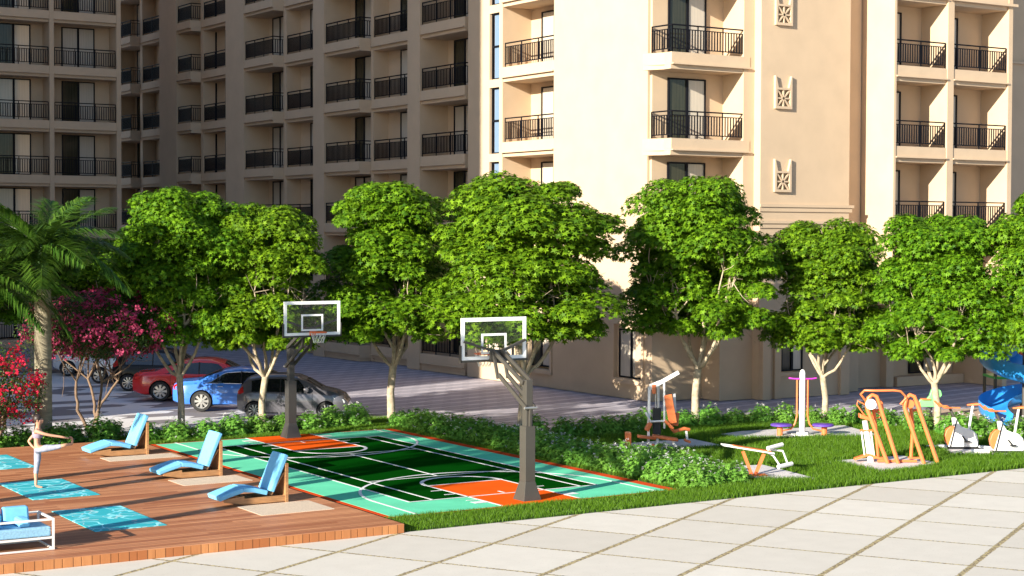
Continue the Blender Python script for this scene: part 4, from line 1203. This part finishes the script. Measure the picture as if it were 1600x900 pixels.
# sofa (frame: x along, y deep)
t = thing('outdoor_sofa', 'white metal framed outdoor sofa with blue cushions at the lower left edge', 'sofa', (-9.45, -.72, DZ), 0)
fr = MB(); Ls, Dp, e = 2.35, .92, .035
for xx in (0, Ls):
    for yy in (0, Dp): fr.box(xx - e / 2, xx + e / 2, yy - e / 2, yy + e / 2, 0, .56)
    fr.box(xx - e / 2, xx + e / 2, e / 2, Dp - e / 2, .525, .56); fr.box(xx - e / 2, xx + e / 2, e / 2, Dp - e / 2, 0, .03)
for yy in (0, Dp):
    fr.box(e / 2, Ls - e / 2, yy - e / 2, yy + e / 2, .525, .56); fr.box(e / 2, Ls - e / 2, yy - e / 2, yy + e / 2, 0.001, .029); fr.box(e / 2, Ls - e / 2, yy - e / 2, yy + e / 2, .20, .235)
fr.build('frame', 'white_paint', t)
MB().box(.03, Ls - .03, .03, Dp - .03, .236, .41).build('seat_cushion', 'cushion2', t, bevel=.03)
for i, x in enumerate((.1, .62, 1.12, 1.62)):
    MB().hexa([(x, .12, .412), (x + .45, .12, .412), (x + .45, .30, .412), (x, .30, .412)] if False else [(x, .50, .412), (x + .46, .50, .412), (x + .46, .72, .412), (x, .72, .412)],
              [(x, .58, .72), (x + .46, .58, .72), (x + .46, .74, .72), (x, .74, .72)]).build('back_cushion', 'cushion', t, bevel=.04)
for x in (1.30, 1.78):
    MB().box(x, x + .16 if x < 1.5 else x + .2, .10, .50, .412, .57).build('throw_pillow', 'cushion', t, bevel=.05)

# ================================================================== EXERCISE AREA
def pad(poly, label, name='concrete_pad'):
    cx = sum(p[0] for p in poly) / len(poly); cy = sum(p[1] for p in poly) / len(poly)
    o = MB().prism([(x - cx, y - cy) for x, y in poly], -.1, .035).build(name, 'concrete', None, bevel=.01)
    o.location = (cx, cy, 0); return tag(o, label, 'concrete pad', 'concrete pads under the exercise machines')
for p, l in zip(PADS, ('concrete pad under the orange and white sit-up bench', 'long concrete pad under the waist twister with purple discs', 'concrete pad under the orange air walker and leg stepper',
                       'concrete pad under the two exercise bikes', 'concrete pad under the orange and white multi-gym')): pad(p, l)
PZ = .035
IR = -R(32)      # machines are turned so that their x axis runs across the picture
def eq(name, label, cat, x, y, rz=IR, group=None): return thing(name, label, cat, (x, y, PZ), rz, group)

# sit-up bench
t = eq('situp_bench', 'orange and white sit-up bench with foam rollers on a concrete pad', 'exercise bench', 10.25, .78, IR + .12)
t.scale = (.93, .93, .93)
MB().box(-.36, .36, -.16, .16, 0, .02).build('base_plate', 'orange_paint', t)
MB().bar((-.02, 0, .02), (-.26, 0, .62), .09, .07).build('leg', 'orange_paint', t)
MB().bar((.08, 0, .02), (.30, 0, .55), .09, .07).build('leg', 'orange_paint', t)
b = MB()
for s_ in (-.2, .2): b.bar((-.78, s_ * .8, .80), (.52, s_, .58), .035)
b.bar((-.78, -.17, .80), (-.78, .17, .80), .035); b.bar((.52, -.2, .58), (.52, .2, .58), .035)
b.build('side_rail', 'white_paint', t)
MB().bar((-.50, 0, .765), (.46, 0, .605), .30, .05).build('seat_board', 'orange_paint', t, bevel=.012)
MB().tube([(.40, 0, .58), (.55, 0, .50), (.72, 0, .25)], .025, 8).build('foot_bar', 'white_paint', t)
MB().tube([(.42, 0, .66), (.80, 0, .62), (.92, 0, .32)], .025, 8).build('foot_bar', 'white_paint', t)
MB().tube([(.34, -.22, .72), (.80, .06, .78)], .055, 12).build('foam_roller', 'white_paint', t, 50)
MB().tube([(.62, -.22, .24), (1.06, .06, .28)], .055, 12).build('foam_roller', 'white_paint', t, 50)

# twin waist twister
t = eq('waist_twister', 'white post exercise machine with two orange hangers and purple standing discs', 'exercise machine', 16.75, 6.3)
MB().box(-.28, .28, -.2, .2, 0, .03).box(-.14, .14, -.12, .12, .03, .09).build('base_plate', 'white_paint', t)
MB().lathe([(.085, .09), (.085, 1.80), (.06, 1.87), (.02, 1.90)], n=14).build('post', 'white_paint', t, 40)
for s_ in (-1, 1):
    x = s_ * .155
    MB().tube([(s_ * .07, 0, 1.60), (x, 0, 1.63), (x, 0, 1.55), (x, 0, .55), (x + s_ * .05, 0, .34), (x + s_ * .16, 0, .18), (x + s_ * .46, 0, .12)], .026, 8).build('hanger', 'orange_paint', t, 60)
    MB().tube([(s_ * .09, -.04, 1.63), (s_ * .25, -.02, 1.63), (s_ * .40, 0, 1.65)], .025, 8).build('handle', 'magenta', t, 60)
    MB().lathe([(.085, 0), (.085, .25)], (s_ * .64, 0, 0), n=14).build('pedestal', 'orange_paint', t, 50)
    MB().lathe([(.28, .26), (.31, .28), (.31, .31), (.28, .33)], (s_ * .60, 0, 0), n=24).build('standing_disc', 'purple', t, 50)

# air walker: two A frames of leaning tubes joined by a handle loop
t = eq('air_walker', 'tall orange tube-framed air walker with round white caps', 'exercise machine', 14.95, .70)
def ax(px, z, y=0.0): return ((px - 1420) / 53.5, y, z)
for (top, leg1, leg2, yy) in ((1381, 1404, 1418, -.25), (1432, 1453, 1472, -.25)):
    pts = [ax(leg1, 0, yy), ax(top - 6, 1.42, yy), ax(top - 4, 1.66, yy), ax(top + 1, 1.74, yy), ax(top + 7, 1.70, yy), ax(top + 11, 1.50, yy), ax(leg2, 0, yy)]
    MB().tube(pts, .052, 10).build('leg_frame', 'orange_paint', t, 60)
    MB().tube([ax(top + 14 - (0 if top < 1400 else 6), .10, .12), ax(top + 10, .9, .1), ax(top + 5, 1.50, 0)], .045, 8).build('swing_arm', 'orange_paint', t, 60)
    MB().lathe([(.11, 0), (.11, .40)], ax(top + 2, 1.50, -.2), 'y', 16).build('hub', 'orange_paint', t, 50)
    MB().box(ax(top + 4, 0)[0], ax(top + 4, 0)[0] + .34, .0, .16, .08, .12).build('foot_plate', 'orange_paint', t, bevel=.01)
    MB().tube([ax(top + 12, 1.62, .1), ax(top + 18, 1.50, .1), ax(top + 20, 1.35, .1), ax(top + 10, 1.30, .1)], .035, 8).build('grip', 'orange_paint', t, 60)
MB().lathe([(.13, 0), (.14, .03), (.10, .05)][::-1], ax(1380, 1.50, -.33), 'y', 20).build('hub_cap', 'white_paint', t, 50)
MB().tube([ax(1374, 1.58, -.2), ax(1366, 1.76, -.3), ax(1370, 1.86, -.4), ax(1385, 1.86, -.45), ax(1408, 1.87, -.45), ax(1418, 1.85, -.42), ax(1428, 1.68, -.3), ax(1420, 1.52, -.3), ax(1430, 1.45, -.2)], .03, 8).build('handle_loop', 'orange_paint', t, 60)
MB().tube([ax(1392, .04, -.1), ax(1445, .04, -.1)], .035, 8).build('base_tube', 'orange_paint', t)

# leg stepper
t = eq('leg_stepper', 'low white post stepper with orange seat and orange pedals left of the air walker', 'exercise machine', 14.35, 1.15)
def sx(px, z, y=0.0): return ((px - 1345) / 53.5, y, z)
MB().tube([sx(1350, 0), sx(1341, 1.05)], [.085, .07], 12).build('post', 'white_paint', t, 50)
for px0, px1 in ((1341, 1336), (1354, 1349)): MB().tube([sx(px0, .12, -.05), sx(px1, .78, -.05)], .022, 8).build('guide_rod', 'white_paint', t, 50)
MB().tube([sx(1334, .80, -.05), sx(1351, .80, -.05)], .028, 8).build('crossbar', 'orange_paint', t, 50)
MB().hexa([sx(1333, 1.12, -.12), sx(1349, 1.05, -.12), sx(1349, 1.05, .12), sx(1333, 1.12, .12)], [sx(1333, 1.24, -.12), sx(1350, 1.12, -.12), sx(1350, 1.12, .12), sx(1333, 1.24, .12)]).build('seat', 'orange_paint', t, bevel=.02)
MB().tube([sx(1342, 1.15), sx(1330, 1.45), sx(1331, 1.55), sx(1337, 1.5), sx(1363, 1.20), sx(1360, 1.12), sx(1350, 1.12)], .018, 8).build('handlebar', 'orange_paint', t, 60)
for a, b in ((1327, 1346), (1346, 1371)):
    MB().hexa([sx(a, .04 if a < 1340 else .16, -.10), sx(b, .16 if a < 1340 else .0, -.10), sx(b, .16 if a < 1340 else .0, .08), sx(a, .04 if a < 1340 else .16, .08)],
              [sx(a, .10 if a < 1340 else .22, -.10), sx(b, .22 if a < 1340 else .06, -.10), sx(b, .22 if a < 1340 else .06, .08), sx(a, .10 if a < 1340 else .22, .08)]).build('pedal', 'orange_paint', t, bevel=.01)

# exercise bikes
def bike(x, y, label):
    t = eq('exercise_bike', label, 'exercise bike', x, y, IR, 'outdoor exercise bikes')
    MB().box(-.20, .62, -.12, .12, 0, .05).build('base', 'black_plastic', t, bevel=.01)
    MB().tube([(-.75, .12, .03), (-.30, .0, .05)], .05, 10).build('foot_tube', 'white_paint', t, 50); MB().tube([(.62, 0, .05), (1.0, -.1, .02)], .05, 10).build('foot_tube', 'white_paint', t, 50)
    o = MB().prism_y([(-.22, .06), (.58, .06), (.60, .22), (.56, .40), (.44, .52), (.30, .55), (.12, .62), (-.02, .86), (-.10, .84), (-.06, .60)], -.11, .11).build('housing', 'white_paint', t, bevel=.03)
    MB().prism_y([(-.05 + .0, .62), (-.16, .62), (-.26, .52), (-.31, .36), (-.28, .20), (-.22, .10), (-.13, .07)], -.09, .09).build('wheel_guard', 'orange_paint', t, bevel=.015)
    MB().bar((-.17, -.115, .07), (.0, -.115, .80), .02, .055).build('side_strip', 'black_plastic', t)
    MB().tube([(-.04, 0, .84), (-.16, 0, 1.10)], .035, 8).build('stem', 'grey_post', t, 50)
    for s_ in (-1, 1): MB().tube([(-.16, s_ * .04, 1.10), (-.18, s_ * .22, 1.13), (-.38, s_ * .24, 1.14), (-.52, s_ * .20, 1.27)], .028, 8).build('handlebar', 'orange_paint', t, 60)
    MB().box(-.20, .12, -.03, .03, 1.09, 1.13).build('console_bar', 'orange_paint', t, bevel=.008)
    MB().tube([(.36, 0, .50), (.46, 0, 1.18)], .035, 8).build('seat_post', 'white_paint', t, 50)
    MB().hexa([(.30, -.04, 1.17), (.60, -.12, 1.19), (.60, .12, 1.19), (.30, .04, 1.17)], [(.30, -.04, 1.21), (.60, -.12, 1.25), (.60, .12, 1.25), (.30, .04, 1.21)]).build('seat', 'orange_paint', t, bevel=.015)
    MB().tube([(.15, -.13, .36), (.25, -.15, .24)], .02, 8).box(.20, .34, -.24, -.13, .20, .24).build('pedal', 'black_plastic', t)
    return t
bike(18.25, 1.85, 'white and orange exercise bike, the one farther from the paved slabs')
bike(18.65, .62, 'white and orange exercise bike, the one nearer the paved slabs')

# multi-gym
t = eq('multi_gym', 'orange and white multi-gym weight station behind the hedge', 'exercise machine', 11.45, 6.3)
def gx(px, py, y=0.0): return ((px - 1012) / 55.5, y, max(0, (703 - py) / 55.5))
for a, b in ((1004, 1008), (1020, 1018), (1045, 1043), (1027, 1026)):
    pass
W_ = MB()
MB().bar(gx(1003, 703), gx(1004, 612), .07).build('upright', 'white_paint', t)
MB().bar(gx(1019, 690, .2), gx(1019, 604, .2), .05).build('upright', 'white_paint', t)
MB().bar(gx(1027, 675, .0), gx(1026, 603, .0), .05).build('upright', 'white_paint', t)
MB().bar(gx(1045, 655, .3), gx(1043, 624, .3), .07).build('upright', 'white_paint', t)
MB().bar(gx(1004, 615), gx(1048, 590), .07, .10).build('top_beam', 'white_paint', t)
MB().bar(gx(1005, 611, .2), gx(1028, 602, .2), .05).build('top_beam', 'white_paint', t)
for px in (1014, 1017): MB().bar(gx(px, 690, .1), gx(px, 610, .1), .02).build('guide_rod', 'alloy', t)
MB().box(gx(1010, 0)[0], gx(1022, 0)[0], -.02, .22, .35, 1.05).build('weight_stack', 'black_plastic', t, bevel=.01)
MB().box(gx(1008, 0)[0], gx(1014, 0)[0], -.06, .0, 1.45, 1.7).build('chest_pad', 'orange_paint', t, bevel=.02)
MB().bar(gx(1032, 624), gx(1040, 667), .22, .10).build('backrest', 'orange_paint', t, bevel=.02)
MB().bar(gx(1046, 652, .2), gx(1044, 672, .2), .18, .07).build('backrest', 'orange_paint', t, bevel=.02)
MB().bar(gx(1027, 662), gx(1040, 675), .28, .08).build('seat', 'orange_paint', t, bevel=.02)
MB().bar(gx(1008, 684, -.3), gx(1046, 690, -.3), .34, .07).build('bench_seat', 'orange_paint', t, bevel=.02)
MB().bar(gx(1012, 702, -.3), gx(1016, 688, -.3), .06).build('bench_leg', 'white_paint', t)
MB().bar(gx(1043, 703, -.3), gx(1038, 690, -.3), .06).build('bench_leg', 'white_paint', t)
MB().bar(gx(1000, 678), gx(1006, 666), .28, .12).build('seat', 'orange_paint', t, bevel=.02)
MB().bar(gx(986, 686, -.1), gx(1014, 689, -.1), .24, .07).build('bench_seat', 'orange_paint', t, bevel=.02)
MB().box(gx(968, 0)[0], gx(977, 0)[0], -.15, .15, .0, .40).build('foot_stop', 'orange_paint', t, bevel=.02)
MB().bar(gx(972, 702), gx(1006, 700), .07, .05).build('floor_beam', 'white_paint', t)
MB().bar(gx(1007, 700, -.2), gx(1022, 700, -.2), .12, .10).build('foot_roller', 'orange_paint', t, bevel=.02)
MB().tube([gx(1036, 672), gx(1042, 680, .1), gx(1058, 676, .15), gx(1066, 678, .2)], .05, 8).build('arm_lever', 'orange_paint', t, 60)
MB().bar(gx(1061, 680, .2), gx(1063, 694, .2), .06).build('arm_post', 'white_paint', t)
MB().bar(gx(1058, 693, .2), gx(1068, 697, .2), .12, .07).build('foot_roller', 'orange_paint', t, bevel=.02)
MB().tube([gx(998, 650, -.1), gx(1006, 664, -.1), gx(1028, 663, -.1)], .03, 8).build('press_bar', 'white_paint', t, 50)
MB().tube([gx(1006, 652, .2), gx(1014, 662, .2)], .03, 8).build('press_bar', 'white_paint', t, 50)

# spiral slide tower
t = thing('slide_tower', 'blue spiral slide joined to a red and green play tower at the right edge', 'play tower', (24.33, 4.81, .01), IR)
sl_ = MB(); n = 56; prof = 9; R0, R1 = .50, 1.34
rows = []
for i in range(n + 1):
    u_ = i / n; an = R(95) + u_ * R(480); z = 2.42 - 2.02 * u_
    rc = (R0 + R1) / 2; hw = (R1 - R0) / 2
    row = []
    for k in range(prof):
        f = math.pi * (k / (prof - 1)); rr = rc + hw * math.cos(f); zz = z - .34 * math.sin(f) + (.20 if k == 0 else 0)
        row.append((rr * math.cos(an), rr * math.sin(an), zz))
    inner = []
    for k in range(prof):
        f = math.pi * (k / (prof - 1)); rr = rc + (hw + .02) * math.cos(f); zz = z - .37 * math.sin(f) + (.20 if k == 0 else 0) - .01
        inner.append((rr * math.cos(an), rr * math.sin(an), zz))
    rows.append(row + inner[::-1])
q = len(rows[0])
for r_ in rows: sl_.v += r_
for i in range(n):
    for k in range(q): sl_.f.append((i * q + k, i * q + (k + 1) % q, (i + 1) * q + (k + 1) % q, (i + 1) * q + k)); sl_.mi.append(0)
sl_.f += [tuple(range(q)), tuple(range(n * q + q - 1, n * q - 1, -1))]; sl_.mi += [0, 0]
sl_.build('spiral_slide', 'slide_blue', t, 50)
MB().lathe([(.06, 0), (.06, 2.5)], n=14).build('slide_post', 'grey_post', t, 40)
for x, y in ((-.45, 1.5), (.75, 1.5), (-.45, 2.7), (.75, 2.7)): MB().lathe([(.055, 0), (.055, 3.1)], (x, y, 0), n=12).build('post', 'grey_post', t, 40)
MB().box(-.5, .8, 1.45, 2.75, 1.30, 1.38).build('platform', 'play_green', t, bevel=.01)
pn = MB(); cxp, czp = .15, 1.80
ring = [(cxp + .31 * math.cos(a), czp + .31 * math.sin(a)) for a in np.linspace(0, 2 * math.pi, 33)[:-1]]
for i in range(32):
    a, b = ring[i], ring[(i + 1) % 32]
    def out(p):
        dx, dz = p[0] - cxp, p[1] - czp; s_ = min(.53 / max(abs(dx), 1e-6), .38 / max(abs(dz), 1e-6)); return (cxp + dx * s_, czp + dz * s_)
    pn.prism_y([a, b, out(b), out(a)], 1.39, 1.44)
pn.build('side_panel', 'play_red', t)
MB().lathe([(.32, .0), (.30, -.06), (.22, -.13), (.10, -.17), (.01, -.18)], (cxp, 1.39, czp), 'y', 24).build('bubble_window', 'slide_blue', t, 60)
MB().hexa([(-.65, 1.3, 3.1), (.95, 1.3, 3.1), (.95, 2.9, 3.1), (-.65, 2.9, 3.1)], [(.1, 2.05, 3.9), (.2, 2.05, 3.9), (.2, 2.15, 3.9), (.1, 2.15, 3.9)]).build('roof', 'play_green', t)
MB().box(-.39, .69, 1.4, 1.44, 2.45, 2.75).build('top_panel', 'play_green', t, bevel=.01)

# spring rider
t = thing('spring_rider', 'lime green horse-shaped spring rider beside the forked tree trunk', 'spring rider', (23.6, 8.0, .01), IR)
MB().tube([(.10 * math.cos(a), .10 * math.sin(a), .02 + .30 * a / 38) for a in np.linspace(0, 38, 90)], .014, 6).build('spring', 'black_plastic', t, 60)
hs = MB().prism_y([(-.26, .34), (.18, .34), (.20, .48), (.16, .62), (.24, .66), (.34, .64), (.40, .72), (.36, .86), (.24, .94), (.22, 1.02), (.16, .95), (.06, .90), (.0, .70), (-.12, .56), (-.30, .58), (-.36, .46)], -.06, .06)
hs.build('body', 'rider_green', t, bevel=.02)
MB().box(-.26, .02, -.13, .13, .56, .61).build('seat', 'orange_paint', t, bevel=.02)
MB().tube([(.10, -.18, .74), (.10, .18, .74)], .02, 8).build('handle', 'black_plastic', t)
MB().tube([(.0, -.2, .32), (.0, .2, .32)], .02, 8).build('footrest', 'black_plastic', t)

# ================================================================== PERSON in a standing balance (frame: x to the right of the picture, y away)
def skin_fig(name, verts, edges, mt, parent, root=0, sub=2):
    me = bpy.data.meshes.new(name); me.from_pydata([v[:3] for v in verts], edges, [])
    o = bpy.data.objects.new(name, me); COL.objects.link(o); o.parent = parent
    m1 = o.modifiers.new('skin', 'SKIN'); m1.use_smooth_shade = True; m1.branch_smoothing = .6
    for i, v in enumerate(verts):
        r = v[3] if len(v) > 3 else .04
        me.skin_vertices[0].data[i].radius = (r if not hasattr(r, '__len__') else r[0], r if not hasattr(r, '__len__') else r[1])
        me.skin_vertices[0].data[i].use_root = (i == root)
    m2 = o.modifiers.new('sub', 'SUBSURF'); m2.levels = sub; m2.render_levels = sub
    bpy.context.view_layer.update()
    me2 = bpy.data.meshes.new_from_object(o.evaluated_get(bpy.context.evaluated_depsgraph_get()))
    o.modifiers.clear(); o.data = me2; me2.name = name
    me2.materials.clear(); me2.materials.append(M[mt])
    return o
t = thing('person', 'person in lilac top and pale leggings balancing on one leg holding the raised foot', 'person', (-5.30, 6.47, DZ + .013), IR)
S_ = 1.0
V_ = [(0.0, 0, .86, (.125, .10)),            # 0 pelvis
      (0.01, 0, .97, (.105, .085)), (0.02, 0, 1.10, (.115, .085)), (0.03, 0, 1.22, (.125, .085)), (.03, 0, 1.31, (.075, .065)),   # 1-4 torso
      (.035, 0, 1.36, .050), (.045, 0, 1.41, .056), (.05, 0, 1.47, .090), (.05, 0, 1.55, .086),     # 5-8 neck, head
      (0, .075, .80, .085), (.0, .07, .62, .072), (-.02, .06, .44, .052), (-.035, .06, .30, .050), (-.03, .055, .10, .033), (-.035, .055, .05, .034), (.05, .055, .022, .026), (.12, .055, .018, .020),  # 9-16 standing leg
      (.10, -.06, .875, .088), (.28, -.06, .90, .074), (.44, -.055, .915, .052), (.58, -.05, .945, .046), (.74, -.05, .985, .033), (.79, -.05, .98, .034), (.80, -.05, 1.06, .026), (.785, -.05, 1.12, .020),   # 17-24 raised leg
      (.03, -.155, 1.285, .052), (.20, -.17, 1.225, .038), (.36, -.14, 1.185, .031), (.54, -.10, 1.155, .027), (.68, -.07, 1.125, .021), (.74, -.06, 1.11, .026),   # 25-30 near arm to foot
      (.03, .155, 1.285, .052), (-.13, .17, 1.13, .038), (-.22, .15, 1.02, .031), (-.13, .09, .93, .026), (-.07, .06, .885, .021), (-.03, .04, .87, .026)]   # 31-36 far arm to the hip
E_ = [(0, 1), (1, 2), (2, 3), (3, 4), (4, 5), (5, 6), (6, 7), (7, 8), (0, 9), (9, 10), (10, 11), (11, 12), (12, 13), (13, 14), (14, 15), (15, 16),
      (0, 17), (17, 18), (18, 19), (19, 20), (20, 21), (21, 22), (22, 23), (23, 24), (3, 25), (25, 26), (26, 27), (27, 28), (28, 29), (29, 30), (3, 31), (31, 32), (32, 33), (33, 34), (34, 35), (35, 36)]
body = skin_fig('body', V_, E_, 'skin', t)
# clothes: slightly larger shells over the same skeleton
def grow(idx, k, add=.006): return [(V_[i][0], V_[i][1], V_[i][2], tuple(v * k + add for v in (V_[i][3] if hasattr(V_[i][3], '__len__') else (V_[i][3],) * 2))) for i in idx]
li = [0, 1, 9, 10, 11, 12, 17, 18, 19, 20]
lv = grow(li, 1.02); lv[1] = (lv[1][0], 0, .935, lv[1][3])
skin_fig('leggings', lv, [(0, 1), (0, 2), (2, 3), (3, 4), (4, 5), (0, 6), (6, 7), (7, 8), (8, 9)], 'leggings', t)
MB().lathe([(.098, 1.115), (.112, 1.14), (.116, 1.19), (.118, 1.235), (.105, 1.262)], (.028, 0, 0), n=20).build('sports_top', 'bra', t, 60).scale = (1, 1.12, 1)
st = MB()
for s_ in (-1, 1): st.tube([(.03 - .085, s_ * .05, 1.22), (.015, s_ * .075, 1.325), (.03 + .085, s_ * .055, 1.22)], .012, 6)
st.build('strap', 'bra', t)
HZ = -.03
# head details
def ell(m, c, r, n=14):
    vs = []; k = 8
    m.lathe([(r[0] * math.sin(math.pi * (i + .02) / (k + .04)), r[2] * -math.cos(math.pi * (i + .02) / (k + .04))) for i in range(k + 1)], c, 'z', n)
    return m
hair = MB(); ell(hair, (.026, 0, 1.535), (.102, .102, .104)); hair.v = [(x, y * .92, z) if x < .10 else (.10, y * .92, z) for x, y, z in hair.v]
hair.build('hair', 'hair', t, 60)
ell(MB(), (-.06, 0, 1.60), (.05, .05, .05)).build('hair_bun', 'hair', t, 60)
f = MB(); ell(f, (.118, 0, 1.485), (.030, .03, .055)); ell(f, (.142, 0, 1.495), (.014, .014, .022)); f.build('face', 'skin', t, 60)
for s_ in (-1, 1): ell(MB(), (.128, s_ * .032, 1.515), (.010, .010, .007)).build('eye', 'hair', t)
ell(MB(), (.130, 0, 1.455), (.012, .012, .006)).build('mouth', 'magenta', t)
for s_ in (-1, 1): ell(MB(), (.045, s_ * .090, 1.495), (.014, .014, .026)).build('ear', 'skin', t)
def fingers(base, d, curl, up, nm='finger', L=(.045, .055, .052, .042)):
    base = Vector(base); d = Vector(d).normalized(); up = Vector(up).normalized(); sd = d.cross(up).normalized()
    m = MB()
    for k in range(4):
        b = base + sd * (k - 1.5) * .017 + d * .012
        c = Vector(curl)
        m.tube([b, b + d * L[k] * .5, b + d * L[k] * .85 + c * L[k] * .3, b + d * L[k] * .9 + c * L[k] * .7], [.009, .0085, .008, .006], 6)
    b = base - sd * .02; m.tube([b, b + (d * .6 - sd * .8 + Vector(curl) * .3) * .03, b + (d * 1.1 - sd * .7 + Vector(curl) * .8) * .04], [.010, .009, .007], 6)
    m.build('hand_fingers', 'skin', t, 60)
fingers((.745, -.065, 1.115), (1, 0, .25), (.2, .3, -.9), (0, -1, .2))
fingers((-.03, .04, .87), (.6, -.4, -.5), (0, -.5, -.6), (0, 0, 1))
